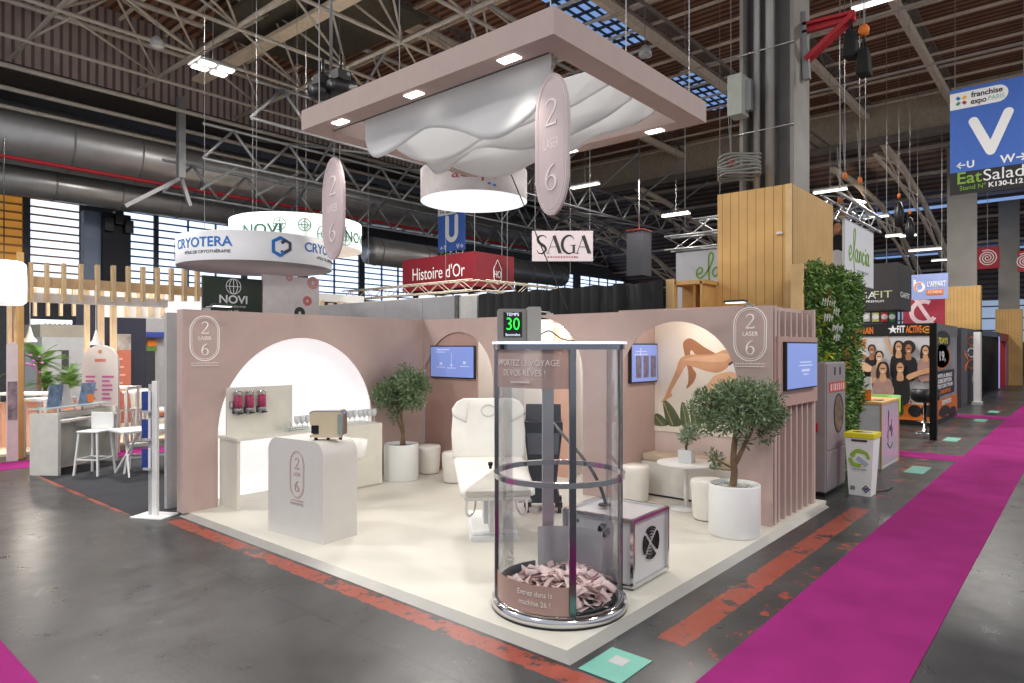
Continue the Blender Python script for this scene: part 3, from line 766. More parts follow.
t = thing('corridor_lamp', 'round lamp added to brighten the white room behind the television panel', 'lamp', (4.75, 4.9, 2.38))  # extra lamp, added to brighten the opening beside the panel
MB().lathe([(0, 0), (.14, 0), (.14, .04), (0, .05)], n=20).build('diffuser', LITMID, t)
MB().tube([(0, 0, .05), (0, 0, .16)], .02, 8).build('stem', WHITE, t)
lamp('POINT', 'corridor_bulb', (0, 0, -.08), 26, (1, .97, .92), .1, parent=t)

# ---- canopy
t = thing('hanging_canopy', 'square dusty pink canopy frame with wavy white sails hung over the stand', 'canopy', (0, 0, 4.6))
CAN = mat('canopy_cloth', (176, 156, 150), .7, var=.03)
x0, x1, y0, y1, e = .76, 3.59, .71, 4.40, .24
def ringbox(q, x0, y0, x1, y1, e, z0, z1):
    o_ = [(x0, y0), (x1, y0), (x1, y1), (x0, y1)]; i_ = [(x0 + e, y0 + e), (x1 - e, y0 + e), (x1 - e, y1 - e), (x0 + e, y1 - e)]
    vs = [(a, b, z) for z in (z0, z1) for r_ in (o_, i_) for a, b in r_]
    fs = []
    for k in range(4):
        j = (k + 1) % 4
        fs += [(k, j, 4 + j, 4 + k), (8 + k, 12 + k, 12 + j, 8 + j), (k, 8 + k, 8 + j, j), (4 + k, 4 + j, 12 + j, 12 + k)]
    return q.add(vs, fs)
ringbox(MB(), x0, y0, x1, y1, e, 0, .23).build('frame', CAN, t)
MB().bb((x0 + e + .002, y0 + e + .01, .012), (x0 + e + .05, y1 - e - .01, .07)).build('dark_slit_strip', BLACKM, t)  # black strip put in for the shaded gap between rim and sail
SAIL = mat('sail_cloth', (242, 243, 243), .9, var=.015, translucent=.4, spec=.0)
def sail(X, pts, folds):
    prof = [(PX(x, y, X)[1], PX(x, y, X)[2] - 4.6) for x, y in pts]
    prof = spline(prof, 7); vs = []; nz = 10
    for i, (y, z) in enumerate(prof):
        for k in range(nz + 1):
            f = k / nz; zz = z + (.2 - z) * f
            vs.append((X + .012 * math.sin(y * 3.1 + folds) * (1 - f) + .008 * math.sin(y * 9 + folds + f * 2), y, zz))
    fs = [(i * (nz + 1) + k, (i + 1) * (nz + 1) + k, (i + 1) * (nz + 1) + k + 1, i * (nz + 1) + k + 1) for i in range(len(prof) - 1) for k in range(nz)]
    o = MB().add(vs, fs, True).build('sail', SAIL, t)
    so = o.modifiers.new('thickness', 'SOLIDIFY'); so.thickness = .008
    MB().tube([(X + .012 * math.sin(y * 3.1 + folds) + .008 * math.sin(y * 9 + folds), y, z) for y, z in prof], .006, 6).build('hem', WHITEP, o)
sail(1.13, [(366, 140), (368, 149), (372, 155), (378, 157.3), (386, 155), (397, 148.5), (410, 138), (422, 130), (430, 127.5), (442, 127.2), (455, 129.5), (466, 133), (478, 138), (486, 139.5), (495, 139), (505, 135.5), (515, 129.5), (524, 122.5), (533, 115), (541, 104), (548, 88), (552, 70)], .5)
sail(1.95, [(390, 140), (397, 150), (412, 158), (427, 161.6), (440, 161), (454, 158), (467, 150), (480, 141), (498, 134), (515, 128), (540, 118), (570, 107), (590, 97), (609, 86)], 1.7)
sail(2.4, [(412, 150), (424, 161), (430, 169), (437, 174), (445, 171.5), (454, 164), (469, 152), (480, 148), (493, 147.5), (510, 149.5), (525, 150), (545, 146), (575, 133), (600, 120), (632, 99)], 3)
sail(2.86, [(436, 158), (446, 162), (454, 167), (469, 173), (480, 176), (491, 177), (505, 175.5), (520, 170), (535, 162), (560, 156), (577, 149), (595, 136.5), (615, 131.5), (633, 125), (654, 112)], 4.4)
for k, (lx, ly) in enumerate(((.88, 3.80), (.88, 2.55), (.88, 1.29), (3.47, 2.52), (3.47, 1.29), (3.47, 3.8))):
    d = MB().box((lx, ly, -.004), (.1, .2, .012)).build('downlight', LITHI, t)
    lamp('SPOT', 'downlight_beam', (lx, ly, -.03), 46, (1, .95, .88), .06, (0, 0, 0), 94, .9, t)
q = MB()
for lx, ly in ((.9, .85), (3.45, .85), (.9, 4.25), (3.45, 4.25), (2.1, .85), (2.1, 4.25)): q.tube([(lx, ly, .2), (lx, ly, 8.2)], .006, 5)
q.build('hanging_cable', STEEL, t)
# stage lamps clamped above the canopy's left end
t = thing('stage_lamp_pair', 'pair of black stage lamps clamped above the left end of the canopy', 'stage lamp', (0, 0, 0))
for k, (px, py) in enumerate(((323, 92), (341, 87))):
    c = PD(px, py, 8.6); q = MB()
    q.tube([(c[0] - .16, c[1] - .05, c[2] - .06), (c[0] + .16, c[1] + .05, c[2] + .06)], [.1, .13], 14); q.box((c[0], c[1], c[2] + .14), (.2, .16, .12)); q.tube([(c[0], c[1], c[2] + .2), (c[0], c[1], c[2] + .42)], .02, 6)
    q.build('lamp_body', BLACK, t)
a, b = PD(312, 80, 8.6), PD(350, 74, 8.6); MB().tube([a, b], .03, 8).build('pipe', STEEL, t); MB().tube([PD(331, 77, 8.6), PD(331, 77, 8.6)[:2] + (10.4,)], .02, 6).build('hanger', STEEL, t)

# ---- hanging pill signs
def pill_sign(label, loc, rz, w_, h_, top):
    top = 4.6 - loc[2]
    t = thing('hanging_pill_sign', label, 'sign', loc, rz)
    SG = mat('sign_board', (190, 172, 174), .55, var=.04)
    MB().xz(pill(w_, h_, w_ * .95)[:-1], 0, .03).build('board', SG, t)
    logo(t, (0, -.001, 0), 0, w_ * .91, h_ * .95, mat('logo_soft', (222, 210, 209), .5, var=.01), w_ * .87, lw=.005, lines=False, t=.001, gk=.19)
    MB().tube([(0, .02, h_ / 2), (0, .02, top)], .005, 5).build('hanging_wire', STEEL, t)
p = PX(551, 144, 1.02)
pill_sign('pill shaped pink emblem sign hung from the front corner of the canopy', (p[0], p[1], p[2]), R(-98), .40, 1.22, .86)
p = PX(332.5, 208.5, 1.02)
pill_sign('pill shaped pink emblem sign hung from the left end of the canopy', (1.02, p[1], p[2]), R(-94), .48, 1.2, .78)

# ---- reception counter and the coffee machine
t = thing('reception_counter', 'rounded white reception counter with thin pink emblem', 'counter', (.345, 3.86, P), R(-84))
prof = [(-.46, 0), (.46, 0)] + arc(.46 - .15, 1.05 - .15, .15, .15, 0, 90, 10) + arc(-.46 + .15, 1.05 - .15, .15, .15, 90, 180, 10)
MB().xz(prof, 0, .46).build('body', mat('counter_white', (212, 208, 203), .5, var=.02), t)
q = MB(); q.bb((-.44, .02, -.0), (.44, .44, .012)); q.build('plinth', DGREY, t)
logo(t, (.04, -.002, .68), 0, .235, .5, LOGOP, .15, lw=.005, t=.0012, gk=.22)
t = thing('coffee_machine', 'cream coffee machine with chrome edges on the white reception counter', 'coffee machine', (.56, 3.56, P + 1.052), R(-49))
BE = mat('machine_cream', (214, 198, 168), .4, var=.04)
body = [(-.165, .03), (.15, .03), (.165, .05), (.165, .27)] + arc(.13, .27, .035, .035, 0, 90, 5) + arc(-.13, .27, .045, .035, 90, 180, 5) + [(-.175, .16), (-.08, .16), (-.08, .06), (-.165, .06)]
MB().xz(body, -.07, .09).build('casing', BE, t, bevel=.006)
q = MB(); q.ribbon([(.15, .03), (.172, .06), (.172, .27)] + arc(.135, .27, .04, .04, 0, 90, 5) + arc(-.13, .27, .05, .04, 90, 170, 5), .012, -.075, .095); q.build('chrome_edge', CHROME, t)
MB().bb((-.165, -.05, .07), (-.085, .06, .155)).build('spout_recess', BLACK, t)
MB().bb((-.175, -.06, .03), (-.09, .08, .055)).build('drip_tray', DGREY, t)
MB().xz(rrect(.12, .06, .155, .28, .015), -.08, -.072).build('water_tank', mat('tank_glass', (140, 160, 156), .15, var=.1), t)
q = MB()
for fx in (-.13, 0, .13): q.lathe([(0, 0), (.018, 0), (.018, .03), (0, .03)], (fx, 0, 0), 10)
q.build('foot', BLACK, t)
t = thing('bar_stool', 'white bar stool with rounded shell half hidden behind the reception counter', 'stool', (1.49, 4.45, P))
MB().lathe([(0, .63), (.13, .63), (.185, .68), (.2, .87), (.19, .87), (.165, .7), (0, .66)], n=28).build('shell', WHITEP, t)
MB().tube([(0, 0, .03), (0, 0, .64)], .025, 12).build('pole', WHITEP, t)
MB().lathe([(0, 0), (.07, 0), (.07, .015), (.03, .03), (0, .03)], n=28).build('base', WHITEP, t)

# ---- bar unit in the glowing arch
t = thing('bar_unit', 'cream bar unit with shelf panel and cabinet in the glowing arch', 'bar unit', (0, 0, 0))
MB().bb((.50, 5.42, .905), (2.0, 5.92, .94)).build('worktop', CREAM, t)
MB().bb((.52, 5.46, P), (.56, 5.92, .905)).build('side_panel', CREAM, t)
MB().bb((.535, 5.76, .94), (1.46, 5.79, 1.555)).build('upright_panel', CREAM, t)
c = MB().bb((1.93, 5.41, P + .01), (2.73, 5.95, .95)).build('cabinet', CREAM, t)
MB().bb((1.935, 5.404, P + .03), (2.725, 5.41, .93)).build('cabinet_door', CREAM, c)
MB().lathe([(0, 0), (.012, 0), (.012, .02), (0, .02)], n=10).build('door_knob', ALU, c, (2.08, 5.395, .87))
q = MB(); q.tube([PY(372, 482, 5.38), PY(372, 478, 5.38)], .001, 4)
CANDY = mat('pink_sweets', (200, 58, 112), .5, var=.45, scale=60)
CLEAR = glass('clear_plastic', (.96, .96, .96), .06)
def dispenser(x, label):
    t = thing('sweet_dispenser', label, 'dispenser', (x, 5.69, 1.27), 0, 'sweet dispensers on the bar panel')
    MB().lathe([(0, .02), (.05, .02), (.05, .18), (0, .19)], n=20).build('sweets', CANDY, t)
    MB().lathe([(.052, .01), (.052, .22)], n=20).build('canister', CLEAR, t)
    MB().lathe([(0, .25), (.04, .245), (.056, .235), (.056, .215), (0, .215)], n=20).build('lid', CHROME, t)
    q = MB(); q.lathe([(0, .02), (.054, .02), (.05, -.02), (.028, -.05), (.024, -.065), (0, -.065)], n=18); q.build('funnel', STEEL, t)
    q = MB(); q.tube([(-.03, -.05, -.035), (.0, -.07, -.04), (.035, -.06, -.04)], .012, 8); q.build('turn_knob', BLACK, t)
    MB().bb((-.045, .03, -.05), (.045, .07, .03)).build('bracket', DGREY, t)
for k, px in enumerate((238.3, 249.6, 262)):
    dispenser(PY(px, 400, 5.69)[0], ('left one of three pink sweet dispensers on the cream panel', 'middle one of three pink sweet dispensers on the cream panel', 'right one of three pink sweet dispensers on the cream panel')[k])
t = thing('light_switch', 'small steel switch plate left of the pink sweet dispensers', 'switch', PY(231.5, 405, 5.755))
MB().bb((-.03, 0, -.045), (.03, .012, .045)).build('plate', ALU, t); MB().bb((-.012, -.006, -.03), (.012, 0, .03)).build('rocker', WHITE, t)
t = thing('serving_tray', 'small stack of clear trays on the bar shelf beside the upright panel', 'tray', (1.42, 5.58, .94))
for k in range(3): MB().bb((-.14, -.07, .015 * k * 1.6), (.14, .07, .015 * k * 1.6 + .016)).build('tray', mat('tray_acrylic', (206, 212, 208), .15, var=.05), t, bevel=.005)
gl = tag(MB().lathe([(0, 0), (.034, 0), (.034, .004), (.006, .01), (.005, .085), (.03, .11), (.04, .15), (.036, .2), (.034, .2), (.037, .15), (.028, .115), (0, .095)], n=16).build('wine_glass', mat('glassware', (236, 238, 240), .1, var=.03, translucent=.3), None, (1.41, 5.56, .94)), 'stemmed glass in the row along the bar top before the glowing arch', 'glass', 'stemmed glasses along the bar')
for k in range(1, 16):
    x = 1.41 + k * .086
    dup(gl, (x, 5.56 + .01 * (k % 3), .94 if x < 1.92 else .952))

# ---- money wind booth (clear cylinder)
CCX, CCY, CR = .726, .631, .5
t = thing('wind_booth', 'clear round wind booth with chrome posts at the front corner of the stand', 'booth', (CCX, CCY, P))
MB().lathe([(0, 0), (.535, 0), (.535, .015), (.53, .02)], n=64).build('base_gasket', BLACK, t)
MB().lathe([(0, .06), (.46, .06), (.47, .085), (.505, .085), (.535, .06), (.54, .02), (.53, .018), (0, .018)], n=64).build('base_ring', CHROME, t)
MB().lathe([(0, .062), (.44, .062), (.44, .09), (0, .075)], n=48).build('booth_floor', BLACK, t)
GL = glass('booth_glass', (.95, .955, .97), .03)
for k in range(4):
    MB().lathe([(CR - .01, .08), (CR - .01, 2.03)], n=16, a0=48 + 90 * k + 1, a1=48 + 90 * k + 89).build('curved_pane', GL, t)
for k in range(4):
    a = R(48 + 90 * k); wd = .1 if k == 0 else .05
    MB().box((CR * math.cos(a), CR * math.sin(a), 1.05), (.03, wd, 1.96), a).build('post', DCHROME if k else ALU, t, bevel=.004)
MB().lathe([(.485, 1.015), (.52, 1.015), (.52, 1.055), (.485, 1.055), (.485, 1.015)], n=96, smooth=False).build('middle_ring', CHROME, t)
MB().lathe([(.47, 2.015), (.52, 2.015), (.52, 2.055), (.47, 2.055), (.47, 2.015)], n=96, smooth=False).build('top_ring', DCHROME, t)
MB().lathe([(0, 2.057), (.522, 2.057), (.522, 2.073), (0, 2.073)], n=64).build('top_disc', glass('top_acrylic', (.9, .92, .96), .08), t)
MB().lathe([(.523, 2.058), (.532, 2.058), (.532, 2.074), (.523, 2.074), (.523, 2.058)], n=64).build('light_strip', mat('led_strip', (216, 226, 255), .4, emit=1.7, ecol=(206, 220, 255), var=.01), t)
a = R(132); MB().lathe([(0, -.02), (.012, -.02), (.012, .0), (.02, .01), (.02, .03), (0, .035)], n=12).build('door_knob', BLACK, t, (.545 * math.cos(a), .545 * math.sin(a), 1.09))
FILM = glass('pink_film', (1, 1, 1), .03, .86, (170, 146, 140))
FT = mat('film_text', (226, 214, 208), .6, var=.02)
f1 = MB().lathe([(CR - .004, 1.73), (CR - .004, 2.02)], n=24, a0=140, a1=226).build('header_film', FILM, t)
f2 = MB().lathe([(CR - .004, .09), (CR - .004, .30)], n=24, a0=140, a1=226).build('lower_film', mat('lower_film_print', (172, 142, 132), .5, var=.05), t)
am = R(195); fp2 = (CR * math.cos(am), CR * math.sin(am))
am = R(183); fp = (CR * math.cos(am) * 1.0, CR * math.sin(am) * 1.0)
text('lettering', 'EMPORTEZ LE VOYAGE', .066, FT, f1, (fp[0], fp[1], 1.915), R(273), bend=CR, sx=.88)
text('lettering', 'DE VOS R\u00caVES !', .066, FT, f1, (fp[0], fp[1], 1.84), R(273), bend=CR, sx=.88)
q = MB()
for i in range(9): q.ribbon([(-.09 + .02 * i, 0), (-.076 + .02 * i, 0)], .012)
q.build('small_print', FT, f1, (fp[0] - .004, fp[1], 1.775), R(273))
text('lettering', 'Entrez dans la', .056, FT, f2, (fp2[0], fp2[1], .235), R(285), bend=CR, sx=.9)
text('lettering', 'machine 26 !', .056, FT, f2, (fp2[0], fp2[1], .165), R(285), bend=CR, sx=.9)
# air baffle inside
MB().lathe([(.42, .1), (.43, .5)], n=20, a0=-20, a1=62).build('air_baffle', mat('baffle_film', (176, 176, 180), .35, var=.12, scale=5, translucent=.4), t)
MB().lathe([(.475, .07), (.475, .2)], n=24, a0=62, a1=138).build('back_skirt', mat('skirt_grey', (120, 124, 132), .4, .3), t)
rnd = random.Random(7)
NOTE = mat('pink_note', (236, 210, 206), .8, var=.1, scale=12)
nm = []
for k in range(6):
    vs = []; b1, b2 = rnd.uniform(-.35, .35), rnd.uniform(-.3, .3)
    for i in range(6):
        u = (i / 5 - .5)
        for j in (-1, 1): vs.append((u * .115, j * .03, .035 * math.sin(u * 3 + b1 * 4) * b1 + .02 * j * b2 * u * 3))
    fs = [(2 * i, 2 * i + 1, 2 * i + 3, 2 * i + 2) for i in range(5)]
    o = MB().add(vs, fs, True).build('paper_note', NOTE); m_ = o.modifiers.new('thickness', 'SOLIDIFY'); m_.thickness = .0015
    nm.append(tag(o, 'pink paper note lying in the heap inside the clear booth', 'paper note', 'pink notes heaped in the wind booth'))
for k in range(280):
    o = nm[k] if k < 6 else nm[k % 6].copy()
    if k >= 6: COL.objects.link(o)
    while True:
        x, y = rnd.uniform(-.42, .42), rnd.uniform(-.42, .42)
        if math.hypot(x, y) < .41: break
    s_ = x * .757 + y * .654                         # heap is highest towards the back right
    hgt = .085 + .10 * rnd.random() + .06 * max(0, math.cos(math.hypot(x - .05, y + .02) * 4))
    a = math.atan2(y, x)
    if R(95) < a < R(150) and math.hypot(x, y) > .22: hgt *= .75
    o.location = (CCX + x, CCY + y, P + hgt); o.rotation_euler = (rnd.uniform(-.7, .7), rnd.uniform(-.6, .6), rnd.uniform(0, 6.28))

# timer on the booth's top
p = PD(517, 338, 5.15)
t = thing('countdown_timer', 'grey box with green digits standing on top of the clear booth', 'timer', (p[0], p[1], P + 2.075), R(-46))
GB = mat('timer_grey', (146, 142, 136), .5, .2, .06)
MB().xz(rrect(-.15, 0, .105, .25, .015), -.04, .1).build('housing', GB, t)
MB().xz(rrect(.075, 0, .18, .265, .015), -.07, .09).build('control_box', mat('timer_grey_light', (170, 166, 160), .5, .2, .06), t)
d = MB().bb((-.105, -.046, .035), (.035, -.04, .225)).build('display', BLACK, t)
text('digits', '30', .135, mat('led_green', (40, 255, 60), .5, emit=1.3, ecol=(40, 255, 70)), d, (-.035, -.047, .13), 0, sx=.82, fat=-.001)
LW = mat('led_white', (230, 230, 255), .5, emit=.9)
text('digits_caption', 'TEMPS', .034, LW, d, (-.035, -.047, .206), 0)
text('digits_caption', 'Secondes', .03, LW, d, (-.035, -.047, .052), 0)
tag(MB().tube(spline([(p[0] + .12, p[1] - .1, P + 2.11), (p[0] + .22, p[1] - .14, P + 2.16), (p[0] + .30, p[1] - .2, P + 2.10), (p[0] + .36, p[1] - .28, P + 2.081)], 6), .005, 6).build('power_lead', BLACK), 'thin black lead looping over the top of the clear booth', 'cable')

# ---- blower box and its hose
t = thing('blower_box', 'low white and chrome blower box with round vents behind the clear booth', 'blower', (1.33, .32, P), R(2))
BW = mat('blower_panel', (206, 204, 204), .35, .1, .03)
W_, D_, H_ = .64, .68, .58
MB().bb((.015, .015, .03), (W_ - .015, D_ - .015, H_ - .01)).build('panels', BW, t)
q = MB()
for a in (0, W_):
    for b in (0, D_): q.box((a, b, H_ / 2 + .015), (.03, .03, H_ - .02))
for z in (.035, H_):
    for a in (0, W_): q.box((a, D_ / 2, z), (.03, D_, .03))
    for b in (0, D_): q.box((W_ / 2, b, z), (W_, .03, .03))
q.build('edge_profile', CHROME, t)
def vent(parent, loc, rz, r_):
    q = MB()
    for i, k in enumerate((.25, .45, .65, .85, 1.0)):
        for s_ in range(4):
            a0 = 45 + 90 * s_ + 9 / k ** .5; q.ribbon(arc(0, 0, r_ * k, r_ * k, a0, a0 + 90 - 18 / k ** .5, 10), r_ * .085)
    q.build('vent', BLACK, parent, loc, rz)
vent(t, (.34, .012, .33), 0, .135)
vent(t, (.012, .28, .46), R(-90), .055)
vent(t, (.012, .5, .25), R(-90), .12)
text('lettering', '26', .05, DGREY, t, (.012, .56, .5), R(-90))
q = MB()
for a in (.03, W_ - .03):
    for b in (.03, D_ - .03): q.lathe([(0, 0), (.02, 0), (.02, .03), (0, .03)], (a, b, 0), 10)
q.build('foot', BLACK, t)
MB().lathe([(0, H_ + .015), (.06, H_ + .015), (.055, H_ + .03), (0, H_ + .03)], (.3, .45, 0), 20).build('hose_flange', BLACK, t)
tag(MB().tube(spline([(1.62, .77, P + .61), (1.66, .86, P + .75), (1.8, 1.1, P + .92), (2.2, 1.7, P + 1.12), (2.62, 2.25, P + 1.27)], 8), .016, 8).build('cable', BLACK), 'black cable rising from the blower box towards the laser machine', 'cable')

# ---- laser machine
t = thing('laser_machine', 'black wheeled laser machine seen through the clear booth', 'laser machine', (3.08, 2.64, P), R(-52))
LD = mat('device_navy', (44, 46, 56), .4, .1, .1); LG = mat('device_grey', (92, 94, 104), .4, .2, .08)
q = MB(); q.xz([(-.2, .12), (.2, .12), (.2, .2), (.16, .34), (.2, .7), (.23, .95), (-.23, .95), (-.2, .7), (-.16, .34), (-.2, .2)], -.2, .22); q.build('body', LD, t, bevel=.01)
MB().xz([(-.18, .72), (.18, .72), (.2, .98), (-.2, .98)], -.215, -.2).build('front_panel', LG, t)
MB().bb((-.24, -.2, .95), (.24, .24, 1.12)).build('head', LD, t, bevel=.015)
q = MB(); q.add([(-.22, -.16, 1.12), (.22, -.16, 1.12), (.22, .0, 1.32), (-.22, .0, 1.32), (-.22, -.1, 1.11), (.22, -.1, 1.11), (.22, .04, 1.3), (-.22, .04, 1.3)], [(0, 1, 2, 3), (4, 7, 6, 5), (0, 4, 5, 1), (1, 5, 6, 2), (2, 6, 7, 3), (3, 7, 4, 0)]); q.build('touch_screen', LD, t)
for sx_ in (-1, 1):
    for sy_ in (-1, 1):
        c = MB().box((sx_ * .19, sy_ * .17, .1), (.09, .09, .06)).build('caster', BLACK, t)
        q = MB(); q.tube([(sx_ * .2 - .022, sy_ * .18, .052), (sx_ * .2 + .022, sy_ * .18, .052)], .052, 18); q.build('wheel', BLACK, c)
MB().tube(spline([(-.24, .0, 1.1), (-.28, -.03, 1.05), (-.29, -.04, .9), (-.34, -.06, .72), (-.37, -.08, .66)], 6), .014, 8).build('handpiece_hose', BLACK, t)
q = MB(); q.tube([(-.23, -.02, 1.2), (-.3, -.02, 1.2)], .012, 8); q.build('holder', BLACK, t)

# ---- treatment bed: local -y is the foot end
ax = math.atan2(2.912 - 1.816, 2.425 - 1.39)
t = thing('treatment_bed', 'white padded treatment bed with raised back on a pedestal', 'treatment bed', (1.36, 1.85, P), ax - R(90))
def pad(name, outline, frame, th, parent, m=LEATHER):
    """padded cushion: outline (u, v) laid through the map frame(u, v, w)"""
    n_ = len(outline); vs = []
    layers = [(.93, 0), (1, .25), (1, .75), (.93, 1), (.6, 1.06), (0.02, 1.08)]
    cx = sum(p[0] for p in outline) / n_; cy = sum(p[1] for p in outline) / n_
    for s_, w_ in layers:
        for u, v in outline: vs.append(frame(cx + (u - cx) * s_, cy + (v - cy) * s_, w_ * th))
    fs = [tuple(range(n_))[::-1]]
    for i in range(len(layers) - 1):
        for j in range(n_): fs.append((i * n_ + j, i * n_ + (j + 1) % n_, (i + 1) * n_ + (j + 1) % n_, (i + 1) * n_ + j))
    fs.append(tuple(range((len(layers) - 1) * n_, len(layers) * n_)))
    return MB().add(vs, fs, True).build(name, m, parent)
def rect(hw0, hw1, v0, v1, r_=.05, k=6):
    o_ = [(-hw0 + r_, v0), (hw0 - r_, v0)] + [(hw0 - r_ + r_ * math.sin(R(90 * i / k)), v0 + r_ - r_ * math.cos(R(90 * i / k))) for i in range(1, k)]
    o_ += [(hw0 + (hw1 - hw0) * i / 8, v0 + r_ + (v1 - v0 - 2 * r_) * i / 8) for i in range(9)]
    o_ += [(hw1 - r_ + r_ * math.cos(R(90 * i / k)), v1 - r_ + r_ * math.sin(R(90 * i / k))) for i in range(1, k)] + [(hw1 - r_, v1)]
    return o_ + [(-u, v) for u, v in o_[::-1]][:-0 or None]
def dedupe(o_):
    r_ = []
    for p in o_:
        if not r_ or math.dist(p, r_[-1]) > 1e-4: r_.append(p)
    if math.dist(r_[0], r_[-1]) < 1e-4: r_.pop()
    return r_
seat = dedupe(rect(.37, .42, -.0, 1.5))
pad('seat_cushion', seat, lambda u, v, w_: (u, v, .54 + v * .066 + w_), .1, t)
bz = lambda u, v, w_: (u, 1.44 + v * .30 - w_ * .9, .70 + v * .96 + w_ * .28)
back_ = dedupe([(-.43, 0), (.43, 0), (.445, .3), (.43, .5), (.38, .66), (.3, .72), (-.3, .72), (-.38, .66), (-.43, .5), (-.445, .3)])
pad('backrest', back_, bz, .1, t)
for sx_ in (-1, 1):
    pad('head_bolster', [(sx_ * u, v) for u, v in [(.27, .42), (.43, .5), (.44, .58), (.38, .67), (.3, .71), (.22, .7)]][::sx_], lambda u, v, w_: bz(u, v, w_ + .09), .04, t)
MB().ribbon(arc(0, .56, .085, .06, 180, 360, 14) + arc(0, .56, .085, .03, 0, 180, 8), .012).build('face_hole_seam', mat('seam_grey', (206, 200, 192), .6), t, (0, 1.33, .72)) if False else None
q = MB(); q.tube([bz(.085 * math.cos(R(a)), .56 + .07 * math.sin(R(a)), .112) for a in range(0, 360, 15)], .006, 6, closed=True); q.build('face_hole_seam', mat('seam_grey', (206, 200, 192), .6), t)
MB().bb((-.33, .1, .50), (.33, 1.5, .55)).build('under_frame', WHITEP, t)
MB().bb((-.1, .75, .1), (.1, 1.05, .52)).build('column', mat('column_grey', (206, 206, 208), .4), t)
MB().bb((-.06, .4, .1), (.06, .6, .5)).build('column', mat('column_grey', (206, 206, 208), .4), t)
q = MB(); q.xz([(-.27, 0), (.27, 0), (.25, .055), (-.25, .055)], .42, 1.45); q.build('base_plate', mat('base_white', (222, 222, 222), .4), t, bevel=.008)
q = MB(); q.bb((-.24, .46, .055), (.24, 1.4, .1)); q.build('base_cover', WHITEP, t, bevel=.01)
for sx_ in (-1, 1):
    q = MB(); q.tube(spline([(sx_ * .3, .2, .5), (sx_ * .31, .24, .36), (sx_ * .27, .3, .3), (sx_ * .22, .34, .36), (sx_ * .2, .34, .5)], 6), .012, 8); q.build('stirrup_bar', CHROME, t)
q = MB(); q.bar((.3, .9, .3), (.45, .95, .3), .03); q.build('foot_pedal_arm', ALU, t)

# ---- poufs
def pouf(label, x, y, r=.2, h=.44, m=LEATHER):
    t = thing('pouf', label, 'pouf', (x, y, P), 0, 'white poufs on the stand')
    MB().lathe([(0, .01), (r * .82, .01), (r * .86, .03), (r, h - .06), (r, h - .02), (r * .96, h)], n=36).build('pouf_body', m, t)
    MB().lathe([(r * .96, h), (r * .9, h + .012), (0, h + .02)], n=36).build('pouf_top', m, t)
    MB().lathe([(0, 0), (r * .8, 0), (r * .8, .012), (0, .012)], n=24).build('glide', DGREY, t)
pouf('small white tapered pouf beside the left potted olive tree', 3.78, 5.54, .19)
pouf('white pouf half hidden behind the left side of the treatment bed', 3.55, 4.72, .19)
pouf('white pouf at the mouth of the niche just right of the clear booth', 4.26, 2.02, .2, .46)
pouf('white pouf between the round table and the big olive pot', 3.98, .87, .2, .46)

t = thing('niche_fill_lamp', 'small round lamp added under the top of the seating niche to brighten it', 'lamp', (4.45, 1.35, 2.44))  # added fill for the niche, hidden behind the arch top
MB().lathe([(0, 0), (.07, 0), (.07, .03), (0, .04)], n=20).build('lens', LITMID, t)
MB().tube([(0, 0, .03), (0, 0, .1)], .02, 8).build('stem', WHITE, t)
lamp('POINT', 'niche_fill_bulb', (0, 0, -.06), 13, (1, .96, .9), .08, parent=t)
# ---- niche: bench, cushions, round table
t = thing('bench', 'white built-in bench along the back of the seating niche', 'bench', (4.64, .56, P))
MB().bb((0, 0, .03), (.39, 1.58, .47)).build('seat_box', WHITE, t, bevel=.006)
MB().bb((.03, 0, 0), (.39, 1.58, .03)).build('plinth', DGREY, t)
for k in range(3):
    y = .565 + k * .527
    c = MB(); c.add(*[(lambda g: (g.v, g.f))(MB().bb((0, 0, 0), (.36, .52, .1)))][0])
    o = tag(c.build('bench_cushion', TAN, None, (4.645, y, P + .472), bevel=.03), ('linen bench cushion at the right end behind the big olive tree', 'middle linen bench cushion behind the round table', 'linen bench cushion at the left end of the niche')[k], 'cushion', 'linen cushions on the niche bench')
    o.modifiers['bevel'].segments = 4
t = thing('round_table', 'small round white pedestal table in front of the niche bench', 'table', (4.27, 1.29, P))
MB().lathe([(0, .56), (.34, .56), (.36, .57), (.36, .585), (.35, .59), (0, .59)], n=48).build('table_top', WHITEP, t)
MB().tube([(0, 0, .02), (0, 0, .56)], .028, 14).build('stem', WHITEP, t)
MB().lathe([(0, 0), (.2, 0), (.2, .012), (.05, .022), (0, .022)], n=36).build('base', WHITEP, t)

# ---- plants
def leafcloud(name, parent, m, clusters, n_, ln, wd, seed, loc=(0, 0, 0)):
    """clusters: (x, y, z, r); leaves are small folded blades pointing outwards"""
    r_ = random.Random(seed); q = MB(); tot = sum(c[3] ** 2 for c in clusters)
    for c in clusters:
        for i in range(int(n_ * c[3] ** 2 / tot)):
            d = Vector((r_.gauss(0, 1), r_.gauss(0, 1), r_.gauss(0, 1))).normalized()
            p = Vector(c[:3]) + d * c[3] * r_.uniform(.35, 1.05)
            a = (d + Vector((r_.gauss(0, .7), r_.gauss(0, .7), r_.gauss(.15, .7)))).normalized()
            sd = a.cross(Vector((r_.gauss(0, 1), r_.gauss(0, 1), r_.gauss(0, 1)))).normalized()
            L = ln * r_.uniform(.7, 1.2); W = wd * r_.uniform(.8, 1.2); up = a.cross(sd) * W * .3
            q.add([p, p + a * L * .5 + sd * W + up, p + a * L, p + a * L * .5 - sd * W + up], [(0, 1, 2), (0, 2, 3)])
    return q.build(name, m, parent, loc)
